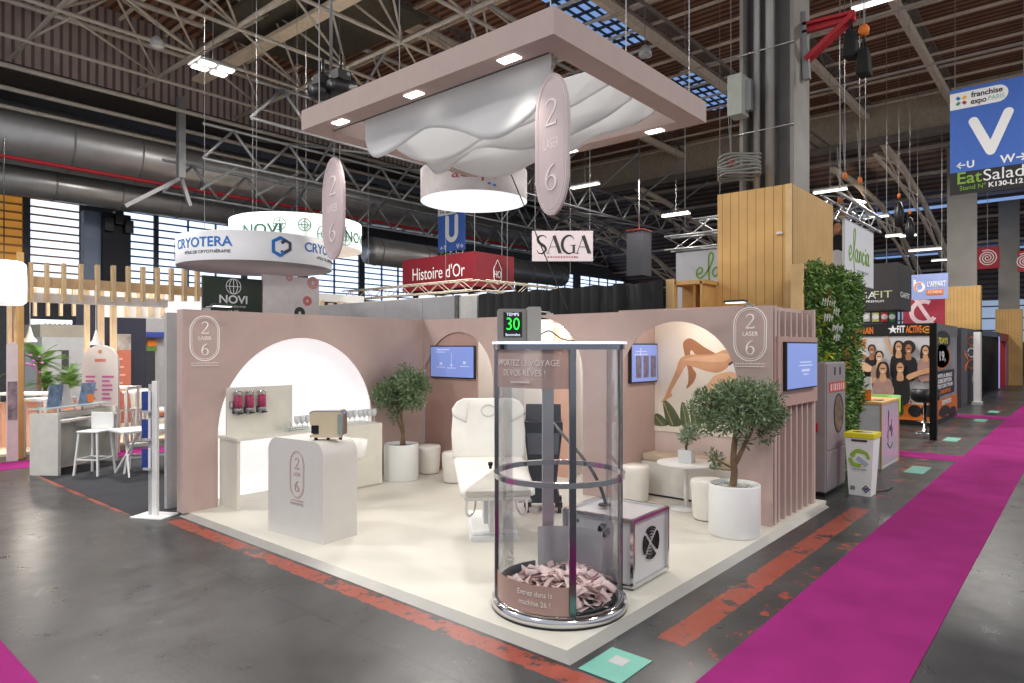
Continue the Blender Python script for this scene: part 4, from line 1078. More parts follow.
def olive(label, x, y, pr, ph, trunk, clusters, n_, seed, ln=.075, wd=.011, rz=0):
    t = thing('potted_olive_tree', label, 'potted tree', (x, y, P), rz)
    MB().lathe([(0, 0), (pr * .97, 0), (pr, .02), (pr, ph - .01), (pr * .985, ph), (pr * .93, ph), (pr * .92, ph - .05)], n=56).build('pot', mat('pot_white', (236, 236, 234), .5, var=.02), t)
    s_ = MB().lathe([(pr * .925, ph - .05), (pr * .5, ph - .035), (0, ph - .03)], n=40).build('soil', SOIL, t)
    r_ = random.Random(seed); q = MB()
    for i in range(90):
        a = r_.uniform(0, 6.28); rr_ = pr * .88 * math.sqrt(r_.random()); e_ = r_.uniform(.008, .016)
        q.lathe([(0, -e_ * .6), (e_, 0), (0, e_ * .6)], (rr_ * math.cos(a), rr_ * math.sin(a), ph - .035), 6)
    q.build('pebbles', PEBBLE, s_)
    q = MB()
    for pts, r0, r1 in trunk:
        sp_ = spline(pts, 6); q.tube(sp_, [r0 + (r1 - r0) * i / (len(sp_) - 1) for i in range(len(sp_))], 9)
    q.build('trunk', BARK, t)
    leafcloud('foliage', t, LEAF, clusters, int(n_ * .7), ln, wd, seed + 1)
    leafcloud('foliage_pale', t, LEAFB, clusters, int(n_ * .3), ln, wd, seed + 2)
    return t
def blob(c, rx, rz_, n_, r_, seed, flat=.6):
    k = random.Random(seed); out = []
    while len(out) < n_:
        d = [k.uniform(-1, 1) for _ in range(3)]
        if sum(v * v for v in d) <= 1: out.append((c[0] + d[0] * rx, c[1] + d[1] * rx, c[2] + d[2] * rz_, r_ * k.uniform(.7, 1.3)))
    return out
# the local +x axis of each tree lies to the right as seen from the aisle
ra = math.atan2(RT[1], RT[0])
olive('potted olive tree in white pot beside the wide screen at the inner corner', 3.16, 5.49, .265, .55,
      [([(0.0, 0, .5), (.03, 0, .75), (.0, 0, 1.0), (.05, .02, 1.25)], .028, .014), ([(.05, .02, .5), (.02, 0, .7), (-.06, 0, .95), (-.05, 0, 1.2)], .026, .013), ([(0, 0, 1.1), (.15, .05, 1.35), (.22, .05, 1.5)], .014, .006), ([(-.04, 0, 1.15), (-.16, -.05, 1.4), (-.22, 0, 1.55)], .013, .006)],
      blob((-.01, 0, 1.40), .34, .28, 34, .14, 3) + [(-.3, 0, 1.35, .12), (.36, 0, 1.4, .12), (-.1, 0, 1.02, .1), (-.12, .05, .92, .07), (.3, 0, 1.15, .06)], 7500, 11, .06, .01, ra)
olive('big potted olive tree in white pot at the right front of the stand', 3.565, .375, .272, .55,
      [([(-.02, 0, .5), (0, 0, .66), (-.01, 0, .8), (.01, .02, 1.0), (.04, .02, 1.2)], .042, .026), ([(.0, 0, .75), (.07, 0, .88), (.16, .02, 1.05), (.24, .02, 1.2)], .03, .014), ([(.03, .02, 1.1), (-.12, 0, 1.3), (-.3, 0, 1.42)], .02, .008), ([(.04, .02, 1.15), (.1, .05, 1.4), (.12, .05, 1.6)], .018, .007), ([(-.03, 0, .72), (-.14, -.02, .78), (-.2, -.02, .82)], .012, .005)],
      blob((.02, 0, 1.36), .40, .26, 34, .14, 5) + [(-.46, 0, 1.36, .08), (.46, 0, 1.28, .1), (.4, .05, 1.12, .09), (.33, 0, 1.05, .07), (-.2, -.02, .82, .075), (-.27, -.02, .86, .05), (-.2, -.03, .76, .05), (.1, .0, 1.02, .08), (-.36, 0, 1.5, .07)], 8500, 21, .065, .010, ra)
t = thing('table_olive_plant', 'small olive plant in white cube pot on the round table', 'potted plant', (4.24, 1.27, P + .59), R(10))
MB().bb((-.085, -.085, 0), (.085, .085, .16)).build('pot', WHITEP, t, bevel=.006)
MB().tube(spline([(0, 0, .14), (-.02, 0, .2), (.015, 0, .27), (.01, 0, .34)], 5), .016, 8).build('stem', BARK, t)
leafcloud('foliage', t, LEAFB, blob((.01, 0, .37), .13, .06, 9, .07, 8), 420, .06, .01, 31)

# ---- floor sticker at the front corner
t = thing('floor_sticker', 'mint green floor sticker with a pale square at the front corner', 'sticker', (.0, 0, .003), 0)
MB().bb((-.005, -.38, 0), (.40, -.07, .003)).build('sheet', mat('mint_vinyl', (112, 180, 164), .5, var=.04), t)
MB().bb((.2, -.27, .003), (.31, -.16, .004)).build('pale_square', LGREY, t)
for i, (x, y, lab) in enumerate(((9.6, -.35, 'mint floor sticker in front of the white and wood desk'), (14.4, -.2, 'mint floor sticker at the foot of the black gym post'), (19.6, -.2, 'mint floor sticker before the dark stand beyond the gym'), (23, -.2, 'mint floor sticker farthest down the aisle'))):
    tag(MB().bb((x - .5, y - .14, 0), (x + .3, y + .14, .006)).build('floor_sticker', MATS['mint_vinyl']), lab, 'sticker')

# ================================================================= NEIGHBOURING STANDS
def board(name, label, cat, a, b, th, m, group=None):
    """upright board between two floor-plan points a, b (x, y) from z0 to z1"""
    t = thing(name, label, cat, (a[0], a[1], a[2]), math.atan2(b[1] - a[1], b[0] - a[0]), group)
    L = math.hypot(b[0] - a[0], b[1] - a[1])
    MB().bb((0, 0, 0), (L, th, b[2] - a[2])).build('panel', m, t)
    return t, L, b[2] - a[2]
# walls right behind the stand
X6 = 6.0
def onx(px, y, X=X6): p = PX(px, y, X); return p
ys = [PX(px, 300, X6)[1] for px in (662, 477, 459)]
q = MB(); vs = []; n_ = 60
for i in range(n_ + 1):
    y = ys[0] + (ys[1] - ys[0]) * i / n_; o_ = .03 * math.sin(i * 1.9) + (.06 * math.sin(i * .8) if i < 14 else 0)
    vs += [(X6 + .04 + o_ * .6, y, .02), (X6 + .04 + o_, y, 3.12 + .015 * math.sin(i * .7))]
q.add(vs, [(2 * i, 2 * i + 1, 2 * i + 3, 2 * i + 2) for i in range(n_)], True)
o = tag(q.build('curtain', BLACKC), 'long black cloth drape standing above the pink back wall', 'curtain'); o.modifiers.new('thickness', 'SOLIDIFY').thickness = .01
tag(MB().bb((X6, ys[1], 0), (X6 + .06, ys[2], 3.1)).build('partition_panel', mat('partition_pale', (198, 196, 194), .6)), 'pale grey partition panel between the dark drape and the grey panels', 'partition')
tag(MB().bb((X6 - .03, ys[2], 0), (X6 + .06, ys[2] + .1, 3.13)).build('partition_post', mat('post_check', (90, 90, 92), .5, var=.4, scale=20)), 'narrow dark jointing post between pale and grey partition panels', 'partition')
y = ys[2] + .1
for k in range(5):
    L = 1.25 if k else 1.0
    tag(MB().bb((X6, y + .008, 0), (X6 + .06, y + L, 3.12)).build('partition_panel', mat('partition_grey', (158, 158, 163), .55, var=.04)), 'grey partition panel in the row standing behind the left pink wall', 'partition', 'grey partition panels behind the left wall')
    y += L
t = thing('timber_cabinet', 'open pale timber cabinet top left of the tall timber box', 'cabinet', (6.2, 1.98, 0))
q = MB(); q.bb((0, -.05, 2.2), (.5, .56, 2.24)); q.bb((0, -.05, 3.06), (.5, .56, 3.12)); q.bb((.46, -.05, 2.2), (.5, .56, 3.1)); q.bb((0, .44, 0), (.06, .58, 3.14)); q.bb((0, .0, 0), (.5, .03, 3.1)); q.bb((.2, .2, 2.2), (.5, .24, 3.1)); q.bb((.02, -.05, 0), (.5, .56, 2.2)); q.build('carcase', WOODP, t)
MB().bb((-.02, .46, 0), (0, .6, 3.16)).build('front_post', mat('sapwood', (232, 196, 140)), t)
a = PY(166, 400, 6.4)[0]
tag(MB().bb((a, 6.38, 0), (3.6, 6.45, 2.52)).build('partition_panel', LGREY), 'pale grey partition edge behind the left end of the pink wall', 'partition')
# boards beyond the left wall
p, p2, p3_ = PY(203, 275, 9), PY(262, 277, 9), PY(319, 279, 9)
t, L, h_ = board('shop_board', 'dark green board with white ring emblem above the left wall', 'board', (p[0], 9, 0), (p2[0], 9, p[2]), .06, mat('board_green', (50, 60, 50), .6))
cx, cz = L / 2, h_
q = MB()
for k in (1, .55): q.ribbon(arc(0, 0, .135 * k, .135, 0, 360, 24)[:-1], .012, closed=True)
q.ribbon([(-.13, 0), (.13, 0)], .012); q.ribbon([(0, -.13), (0, .13)], .012); q.build('emblem', TEXTW, t, (cx, 0, h_ - .16))
text('lettering', 'NOVI', .2, TEXTW, t, (cx, -.002, h_ - .40), 0, sx=1.1, fat=.004)
text('lettering', 'EMBELLISSONS', .05, TEXTW, t, (cx, -.002, h_ - .52), 0, sx=1.4)
text('lettering', 'LA VIE', .05, TEXTW, t, (cx, -.002, h_ - .60), 0, sx=1.4)
t, L, h_ = board('shop_board', 'pale board with coral discs right of the dark green emblem board', 'board', (p2[0] + .02, 9, 0), (p3_[0], 9, p3_[2]), .06, mat('board_pale', (244, 234, 232), .6))
for x, z, r_, m_ in ((.95, -.42, .1, mat('disc_coral', (226, 128, 122))), (1.08, -.06, .13, mat('disc_rose', (230, 168, 164))), (.55, .0, .07, mat('disc_rose', (230, 168, 164))), (.78, -.66, .12, mat('disc_dark', (60, 66, 60)))):
    q = MB(); q.ribbon(arc(0, 0, r_ * .62, r_ * .62, 0, 360, 24)[:-1], r_ * .7, closed=True); q.build('disc', m_, t, (x * L / 1.22, 0, h_ + z - .03))
t = thing('timber_screen', 'short row of pale timber uprights right of the coral disc board', 'slats', PY(320, 306, 12))
for k in range(5):
    a = PY(321 + 9.5 * k, 306, 12)
    MB().bb((a[0], 12, 2.0), (a[0] + .1, 12.12, 2.0 + 1.25 - .05 * (k % 2))).build('slat', WOODL, t, (-t.location[0], -t.location[1], -t.location[2]))
a, b = PY(318, 297, 12.2), PY(364, 297, 12.2); MB().bb((a[0], 12.2, a[2] - .1), (b[0], 12.3, a[2] + .1)).build('rail', WHITEP, t, (-t.location[0], -t.location[1], -t.location[2]))

# ---- drum signs
def drum(name, label, px, d, r_, z0, z1, side, under, lit_under=False):
    c = PD(px, 347, d)
    t = thing(name, label, 'hanging sign', (c[0], c[1], z0), -math.atan2(FD[0], FD[1]) - math.atan((px - PCX) / FPX))
    h_ = z1 - z0
    MB().lathe([(r_, 0), (r_, h_), (r_ - .03, h_), (r_ - .03, .02)], n=72).build('drum_side', side, t)
    MB().lathe([(0, .012), (r_ - .01, .012), (r_ - .01, .0), (r_, 0)], n=72).build('drum_underside', under, t)
    q = MB()
    for a in (40, 140, 270): q.tube([(r_ * .9 * math.cos(R(a)), r_ * .9 * math.sin(R(a)), h_), (r_ * .9 * math.cos(R(a)), r_ * .9 * math.sin(R(a)), roofz(c[0], c[1]) - z0)], .005, 5)
    q.build('hanging_cable', STEEL, t)
    return t, h_
def ondrum(t, r_, deg):
    a = R(-90 + deg); return (r_ * math.cos(a), r_ * math.sin(a)), R(deg)
DW = mat('drum_white', (226, 226, 230), .6, var=.02)
t, h_ = drum('drum_sign', 'wide white drum sign with blue lettering above the left wall', 256.5, 12.8, 1.39, 3.57, 4.08, DW, mat('drum_under_grey', (186, 178, 182), .7))
r_ = 1.395
for deg, s in ((-43, 'left'), (62, 'right')):
    (x, y), rz = ondrum(t, r_, deg)
    text('lettering', 'CRYOTERA', .235, TEXTB, t, (x, y, h_ * .6), rz, bend=r_, fit=1.30, fat=.003)
    (x, y), rz = ondrum(t, r_, deg + 6)
    text('lettering', 'P\u00d4LE DE CRYOTH\u00c9RAPIE', .075, mat('print_grey', (70, 76, 90)), t, (x, y, h_ * .28), rz, bend=r_, fit=.95)
    (x, y), rz = ondrum(t, r_, deg - 45)
    q = MB(); q.ribbon([(.06, .12), (-.02, .16), (-.14, .09), (-.14, -.09), (-.02, -.15), (.02, -.13)], .065); q.ribbon([(.02, -.13), (.03, -.12), (.0, -.06)], .05); q.build('emblem_blue', TEXTB, t, (x, y, h_ * .5), rz)
    q = MB(); q.ribbon([(.0, .07), (.07, .12), (.15, .08), (.15, -.03), (.03, -.11)], .06); q.build('emblem_dark', mat('print_slate', (56, 66, 84)), t, (x, y, h_ * .5), rz)
DL = mat('drum_lit', (236, 246, 240), .5, emit=.55, var=.02)
t, h_ = drum('drum_sign', 'bright lit white drum sign with green lettering behind the blue lettered drum', 297, 17, 1.6, 4.53, 5.2, DL, mat('drum_under_warm', (250, 236, 220), .6, emit=.5))
DG = mat('print_dark_green', (70, 120, 104))
for deg, s in ((-30, 'NOVI'), (62, 'NOVI')):
    (x, y), rz = ondrum(t, 1.605, deg); text('lettering', s, .36, DG, t, (x, y, h_ * .38), rz, bend=1.605, sx=1.2, fat=.006)
for deg, rr_, z in ((-14, .14, .62), (6, .14, .62), (24, .22, .35), (44, .22, .4)):
    (x, y), rz = ondrum(t, 1.61, deg); q = MB()
    q.ribbon(arc(0, 0, rr_, rr_, 0, 360, 24)[:-1], .018, closed=True); q.ribbon([(-rr_, 0), (rr_, 0)], .015); q.ribbon([(0, -rr_), (0, rr_)], .015); q.ribbon(arc(0, 0, rr_ * .55, rr_ * .55, 0, 360, 20)[:-1], .014, closed=True)
    q.build('ring_motif', DG, t, (x, y, h_ * z - .03), rz)
t, h_ = drum('drum_sign', 'greige drum sign with glowing white underside below the canopy', 474, 15.8, 1.25, 5.5, 6.2, mat('drum_greige', (188, 180, 180), .6), mat('drum_glow', (250, 250, 255), .5, emit=.95, var=.01), True)
(x, y), rz = ondrum(t, 1.255, 0); text('lettering', 'adopt', .34, mat('print_wine', (150, 60, 76)), t, (x, y, h_ * .55), rz, bend=1.255, sx=1.3, fat=.004)
(x, y), rz = ondrum(t, 1.258, 14); q = MB(); q.ribbon([(0, 0), (.06, 0)], .04); q.ribbon([(.12, -.03), (.18, -.03)], .04); q.build('accent_marks', TEXTB, t, (x, y, h_ * .22), rz)

# ---- hanging aisle banners
def banner(label, c, w_, h_, letter, left, right, full=True):
    t = thing('aisle_banner', label, 'banner', c, R(-90))       # origin at the top left corner, facing the aisle
    MB().bb((0, 0, -h_ * .79), (w_, .02, 0)).build('blue_field', SIGNBLUE, t)
    MB().bb((0, 0, -h_), (w_, .02, -h_ * .79)).build('black_field', mat('banner_black', (34, 36, 36), .6), t)
    q = MB()
    k = w_
    if letter == 'V': q.ribbon([(.31 * k, -.55 * k), (.53 * k, -1.05 * k)], .13 * k); q.ribbon([(.53 * k, -1.05 * k), (.75 * k, -.5 * k)], .13 * k)
    else: q.ribbon([(.35 * k, -.4 * k), (.35 * k, -.8 * k)] + arc(.52 * k, -.8 * k, .17 * k, .18 * k, 180, 360, 12) + [(.69 * k, -.4 * k)], .13 * k)
    for px, pz in (((.31, -.55), (.53, -1.05), (.75, -.5)) if letter == 'V' else ((.35, -.4), (.69, -.4))): q.xz(arc(px * k, pz * k, .065 * k, .065 * k, 0, 360, 16)[:-1], 0, -.003)
    q.build('big_letter', TEXTW, t)
    text('lettering', '\u2190' + left, .15 * k, TEXTW, t, (.2 * k, -.002, -h_ * .73), 0, fat=.006)
    text('lettering', right + '\u2192', .17 * k, TEXTW, t, (.82 * k, -.002, -h_ * .73), 0, fat=.006)
    text('lettering', 'Eat', .26 * k, TEXTG, t, (.25 * k, -.002, -h_ * .855), 0, fat=.004, fit=.32 * k)
    text('lettering', 'Salad', .25 * k, TEXTW, t, (.69 * k, -.002, -h_ * .855), 0, fit=.5 * k)
    text('lettering', 'Stand N\u00b0', .1 * k, TEXTG, t, (.3 * k, -.002, -h_ * .945), 0, fit=.34 * k)
    text('lettering', 'K130-L121', .1 * k, TEXTW, t, (.74 * k, -.002, -h_ * .945), 0, fat=.004, fit=.46 * k)
    q = MB(); q.xz([(0, -.06 * k), (.62 * k, -.06 * k)] + arc(.62 * k, -.19 * k, .13 * k, .13 * k, 90, -90, 10) + [(0, -.32 * k)], 0, -.003); q.build('white_tab', TEXTW, t)
    text('lettering', 'franchise', .12 * k, TEXTK, t, (.48 * k, -.006, -.135 * k), 0, fit=.4 * k, fat=.003)
    text('lettering', 'expo', .12 * k, TEXTK, t, (.375 * k, -.006, -.24 * k), 0, fit=.2 * k, fat=.003)
    text('lettering', 'PARIS', .1 * k, mat('print_mint', (150, 196, 180)), t, (.6 * k, -.006, -.24 * k), 0, fit=.2 * k)
    for a, m_ in ((45, mat('petal_yellow', (236, 186, 60))), (135, TEXTB), (225, mat('petal_green', (60, 150, 110))), (315, REDP)):
        q = MB(); q.ribbon([(.03 * k * math.cos(R(a)), .03 * k * math.sin(R(a))), (.085 * k * math.cos(R(a)), .085 * k * math.sin(R(a)))], .045 * k); q.build('petal', m_, t, (.15 * k, -.003, -.19 * k))
    q = MB()
    for x in (.1, w_ - .1): q.tube([(x, .01, 0), (x, .01, roofz(c[0], c[1]) - c[2])], .008, 5)
    q.build('hanging_wire', STEEL, t)
banner('blue hanging aisle banner with a big white V at the right edge', PD(950, 91, 16), 1.5, 2.5, 'V', 'U', 'W')
p = PD(438, 262, 28.6); banner('smaller distant blue banner with a big white U below the greige drum', (p[0], p[1], p[2] + 2.45), 1.62, 2.6, 'U', 'T', 'V')

# ---- red cube sign and its truss
c = PD(474.8, 251, 22); ly = PX(402.5, 262, c[0])[1]; rx = PY(514, 257, c[1])[0]
t = thing('cube_sign', 'dark red hanging cube sign with white serif lettering', 'hanging sign', (c[0], c[1], c[2] - 1.15))
CRIM = mat('cube_crimson', (128, 24, 38), .6, var=.05)
q = MB(); q.bb((0, 0, 0), (rx - c[0], ly - c[1], 1.15)); q.build('cube', CRIM, t)
text('lettering', "Histoire d'Or", .62, TEXTW, t, (-.01, (ly - c[1]) * .49, .56), R(-90), fit=(ly - c[1]) * .72)
q = MB(); q.ribbon([(0, .42), (.2, .1), (.2, -.2), (.08, -.4), (-.08, -.4), (-.2, -.2), (-.2, .1)], .03, closed=True); q.build('emblem', TEXTW, t, ((rx - c[0]) * .56, -.01, .55))
q = MB()
for x_ in (.3, rx - c[0] - .3): q.tube([(x_, .3, 1.1), (x_, .3, roofz(c[0], c[1]) - c[2] + 1.15)], .008, 5)
q.build('hanging_wire', STEEL, t)
text('lettering', 'HO', .34, TEXTW, t, ((rx - c[0]) * .56, -.012, .46), 0, sx=.7)
def truss(label, a, b, s_=.3, m=None, nseg=None):
    t = thing('lattice_truss', label, 'truss', a); A, B = Vector(a), Vector(b); d = B - A; L = d.length; u = d.normalized()
    sd = u.cross(Vector((0, 0, 1))).normalized() * s_ / 2; up = Vector((0, 0, s_)); n_ = nseg or max(3, int(L / .45)); m = m or ALU
    q = MB(); c4 = [-sd, sd, sd + up, -sd + up]
    for k in c4: q.tube([k, d + k], .025, 6)
    q.build('chords', m, t)
    q = MB()
    for i in range(n_):
        p0, p1 = d * (i / n_), d * ((i + 1) / n_)
        for k in range(4):
            x_, y_ = c4[k], c4[(k + 1) % 4]
            q.tube([p0 + x_, p1 + y_] if i % 2 else [p0 + y_, p1 + x_], .014, 5)
    q.build('lattice', m, t)
    for f in (.2, .8):
        w0 = d * f; MB().tube([w0 + up, w0 + Vector((0, 0, max(.5, roofz(a[0] + w0.x, a[1] + w0.y) - a[2])))], .006, 5).build('hanging_wire', STEEL, t)
    return t
TRW = mat('truss_warm', (206, 194, 176), .5, .2)
c2 = PD(476, 290, 20.5); e1, e2 = PX(346, 298, c2[0]), PY(556, 293, c2[1])
truss('left arm of the pale truss under the dark red cube', c2, (c2[0], e1[1], c2[2]), .32, TRW)
truss('right arm of the pale truss under the dark red cube', (c2[0] + .3, c2[1], c2[2]), (e2[0] + 2, c2[1], c2[2]), .32, TRW)
tag(MB().bb((c2[0] - .2, c2[1] - .5, c2[2] - .22), (c2[0] - .05, e1[1], c2[2] - .14)).build('light_cornice', mat('cornice_warm', (240, 226, 206), .6, emit=.15, ecol=(246, 228, 200))), 'warm lit cornice under the pale truss of the jewellery stand', 'cornice')
# black and white shop sign
t = thing('flat_sign', 'flat white hanging sign with tall black lettering left of the black drape end', 'hanging sign', PD(562.5, 246, 22), -math.atan2(FD[0], FD[1]))
MB().bb((-1.0, 0, -.5), (1.0, .04, .5)).build('panel', mat('sign_blush', (192, 180, 184), .6, var=.02), t)
q = MB()
def stroke(pts, ws, dx): q.ribbon([(x + dx, z) for x, z in pts], ws)
S_ = spline([(.15, .2), (.1, .27), (-.02, .29), (-.13, .2), (-.08, .06), (.08, -.06), (.13, -.18), (.02, -.29), (-.1, -.28), (-.16, -.19)], 6)
stroke(S_, [.02 + .075 * math.sin(math.pi * i / (len(S_) - 1)) ** 2 for i in range(len(S_))], -.68)
def A_(dx):
    stroke([(-.2, -.28), (0, .29)], .02, dx); stroke([(0, .29), (.2, -.28)], .11, dx); stroke([(-.12, -.08), (.1, -.08)], .018, dx)
    for k in (-.2, .2): stroke([(k - .06, -.285), (k + .07, -.285)], .015, dx)
A_(-.28); A_(.68)
G_ = spline([(.17, .18), (.1, .27), (-.02, .29), (-.16, .18), (-.21, 0), (-.16, -.18), (-.02, -.29), (.1, -.27), (.17, -.2)], 6)
stroke(G_, [.02 + .075 * math.sin(math.pi * i / (len(G_) - 1)) ** 2 for i in range(len(G_))], .2)
stroke([(.17, -.28), (.17, -.02)], .07, .2); stroke([(.06, -.02), (.25, -.02)], .018, .2)
q.build('lettering', TEXTK, t, (0, 0, .05))
text('lettering', 'EXPERTISE OPTIQUE' if False else 'INSPIRATION', .11, mat('print_mauve', (160, 110, 120)), t, (0, -.002, -.34), 0, sx=1.2) if False else None
q = MB(); rnd = random.Random(2); x = -.5
while x < .5: k = rnd.uniform(.04, .07); q.ribbon([(x, 0), (x + k, 0)], .06); x += k + .03
q.build('small_print', mat('print_mauve', (160, 110, 120)), t, (0, 0, -.36))
q = MB()
for x in (-.9, .9): q.tube([(x, .02, .5), (x, .02, 7.3)], .008, 5)
q.build('hanging_wire', STEEL, t)
# hanging black stay in front of it
tag(MB().tube([PD(505, 160, 9), PD(568, 310, 9)], .008, 5).build('guy_wire', BLACK), 'thin dark guy wire slanting down past the glowing drum', 'wire')

# ---- scripted green signs (elancia) beside and behind the column
def elancia(parent, loc, rz, k, m):
    """hand-script word: strokes with a tall looping l"""
    q = MB()
    e_ = spline([(-.98, .0), (-.84, .04), (-.8, .14), (-.88, .2), (-.98, .1), (-.97, -.06), (-.86, -.12), (-.74, -.04)], 6)
    l_ = spline([(-.74, -.04), (-.56, .2), (-.46, .5), (-.52, .62), (-.6, .5), (-.6, .1), (-.58, -.2), (-.5, -.46), (-.36, -.52), (-.28, -.42)], 6)
    a_ = spline([(-.3, .14), (-.4, .16), (-.48, .04), (-.42, -.1), (-.32, -.04), (-.27, .14), (-.27, -.04), (-.2, -.1)], 6)
    n_ = spline([(-.12, .14), (-.12, -.1), (-.11, .06), (-.02, .15), (.04, .08), (.04, -.1)], 6)
    c_ = spline([(.3, .1), (.22, .15), (.14, .06), (.16, -.06), (.24, -.11), (.33, -.05)], 6)
    i_ = [(.42, .13), (.42, -.1)]
    a2 = [(x + .96, z) for x, z in a_]
    for s_ in (e_, l_, a_, n_, c_, i_, a2): q.ribbon([(x * k, z * k) for x, z in s_], .05 * k)
    q.xz(arc(.43 * k, .24 * k, .03 * k, .03 * k, 0, 360, 10)[:-1], 0, -.003)
    o = q.build('lettering', m, parent, loc, rz)
    s2 = MB(); s2.ribbon([(-.3 * k, -.3 * k), (.72 * k, -.3 * k)], .045 * k); s2.build('small_print', mat('print_pale_grey', (170, 172, 176)), o)
a = PD(845, 218, 13); bx = PY(873.5, 235, a[1])[0]; zb = PD(845, 281, 13)[2]
t = thing('flat_sign', 'tall white hanging sign with green script right of the timber box', 'hanging sign', (a[0], a[1], zb))
Lx = bx - a[0]; MB().bb((0, 0, 0), (Lx, .05, a[2] - zb)).build('panel', mat('sign_white', (216, 218, 224), .6, var=.02), t)
elancia(t, (Lx * .52, -.003, (a[2] - zb) * .45), 0, Lx * .40, TEXTG)
truss('box truss carrying the tall white sign with green script', (a[0] - .6, a[1] + .1, a[2] + .05), (bx + .4, a[1] + .1, a[2] + .05), .32)
truss('second truss crossing above the tall white script sign', (a[0] + .2, a[1] + .3, a[2] + .06), (a[0] + .2, a[1] + 3.2, a[2] + .06), .32)
a2_ = PD(676, 253, 15); y2 = PX(760, 244, a2_[0])[1]
t = thing('flat_sign', 'white sign with green script half hidden left of the timber box', 'hanging sign', (a2_[0], a2_[1], a2_[2] - 1.6), R(-90))
Ly = a2_[1] - y2; MB().bb((0, 0, 0), (Ly, .05, 1.6)).build('panel', mat('sign_white', (216, 218, 224)), t)
elancia(t, (a2_[1] - PX(697, 270, a2_[0])[1] + .98 * .72, -.003, 1.6 - (276 - 253) * 15 / FPX), 0, .72, TEXTG)
truss('truss above the half hidden white script sign', (a2_[0], a2_[1] + .2, a2_[2] + .06), (a2_[0], y2, a2_[2] + .06), .3)
# chain hoists over the truss, orange hooks
for i, (px, py, d, lab) in enumerate(((845, 176, 13.2, 'orange chain hoist hook above the left end of the script sign truss'), (860, 181, 13.6, 'orange chain hoist hook above the middle of the script sign truss'), (840, 200, 13, 'orange hook low on the left of the script sign truss'), (899, 196, 19, 'orange hook above the left black cluster by the black cube sign'), (910, 212, 20, 'orange hook above the right black cluster by the black cube sign'), (731, 163, 11, 'small red hook hanging above the timber box'))):
    t = thing('chain_hoist', lab, 'hoist', PD(px, py, d))
    MB().lathe([(0, -.07), (.03, -.06), (.045, .02), (.03, .06), (0, .08)], n=12).build('hook_block', ORANGE if i < 5 else REDP, t)
    q = MB(); q.tube([(0, 0, .06), (.03, .02, roofz(*PD(px, py, d)[:2]) - PD(px, py, d)[2])], .005, 5); q.tube([(0, 0, .06), (-.1, .02, 1.0)], .005, 5); q.build('chain', STEEL, t)
    if i in (3, 4):
        MB().lathe([(0, -.9), (.1, -.85), (.14, -.5), (.07, -.2), (0, -.15)], n=12).build('motor_bag', BLACK, t)
# picture of a man over the planted wall
pa, pb = PD(829, 213, 13.6), PD(848, 268, 13.6)
t = thing('wall_picture', 'picture of a dark haired man in black between the timber box and the script sign', 'picture', (pa[0], pa[1], pb[2]), -math.atan2(FD[0], FD[1]))
W_ = 19 / FPX * 13.6; H_ = pa[2] - pb[2]; MB().bb((0, 0, 0), (W_, .04, H_)).build('print_sheet', mat('print_timber', (132, 98, 66)), t)
def flat(parent, name, pts, m, dx=0, smooth=True):
    MB().xz(spline(pts, 5, True) if smooth else pts, -.002 - dx, -.0005 - dx).build(name, m, parent)
flat(t, 'picture_shirt', [(.02, .2), (.05, .55), (.16, .68), (.3, .62), (.36, .3), (.34, .05), (.05, .05)], TEXTK, 0)
flat(t, 'picture_face', [(.12, .68), (.1, .8), (.13, .92), (.2, .93), (.24, .84), (.2, .7)], SK3, .002)
flat(t, 'picture_hair', [(.08, .82), (.09, .96), (.18, 1.02), (.26, .95), (.26, .86), (.2, .92), (.12, .9)], TEXTK, .004)
flat(t, 'picture_disc', arc(.16, .2, .16, .17, 0, 360, 20)[:-1], TEXTW, .004, False)

# ---- planted wall, machine, bin, desk on the right
YP = .56
pl, pr_ = PY(803, 262, YP), PY(857, 278, YP)
t = thing('planted_wall', 'dense green planted wall behind the grey machine', 'planted wall', (pl[0], YP, 0))
LW_ = min(pr_[0], 9.08) - pl[0]; top = pl[2] - .03
MB().bb((0, 0, .0), (LW_, .12, top - .06)).build('backing_board', mat('planting_board', (48, 52, 34), .9), t)
MB().bb((-.10, -.02, .4), (-.01, .14, top)).build('end_board', mat('sapwood', (232, 196, 140)), t)
rnd = random.Random(5)
def leafwall(name, m, n_, ln, wd, seed, patches=None):
    r_ = random.Random(seed); q = MB()
    for i in range(n_):
        if patches:
            c = r_.choice(patches); x, z = c[0] + r_.gauss(0, c[2]), c[1] + r_.gauss(0, c[2])
        else:
            x = r_.uniform(-.02, LW_ + .16); z = r_.uniform(.1, top + .05)
        b_ = .13 + .09 * math.sin(x * 5 + 2) * math.sin(z * 4 + x)
        p = Vector((x, -r_.uniform(.0, max(.03, b_)), z))
        a = Vector((r_.gauss(0, .6), -abs(r_.gauss(.5, .4)), r_.gauss(-.1, .6))).normalized(); sd = a.cross(Vector((r_.gauss(0, 1), 0, r_.gauss(0, 1)))).normalized()
        L = ln * r_.uniform(.6, 1.3); W = wd * r_.uniform(.7, 1.3)
        q.add([p, p + a * L * .5 + sd * W, p + a * L, p + a * L * .5 - sd * W], [(0, 1, 2), (0, 2, 3)])
    return q.build(name, m, t)
leafwall('foliage', mat('wall_leaf', (82, 116, 58), .5, var=.45, scale=7), 9000, .09, .017, 41)
leafwall('foliage_bright', mat('wall_leaf_bright', (128, 164, 78), .5, var=.35, scale=8), 6000, .09, .014, 42)
leafwall('foliage_yellow', LEAFY, 90, .09, .02, 43, [(.28, 2.45, .07), (.32, 2.5, .05), (.75, 1.95, .04)])
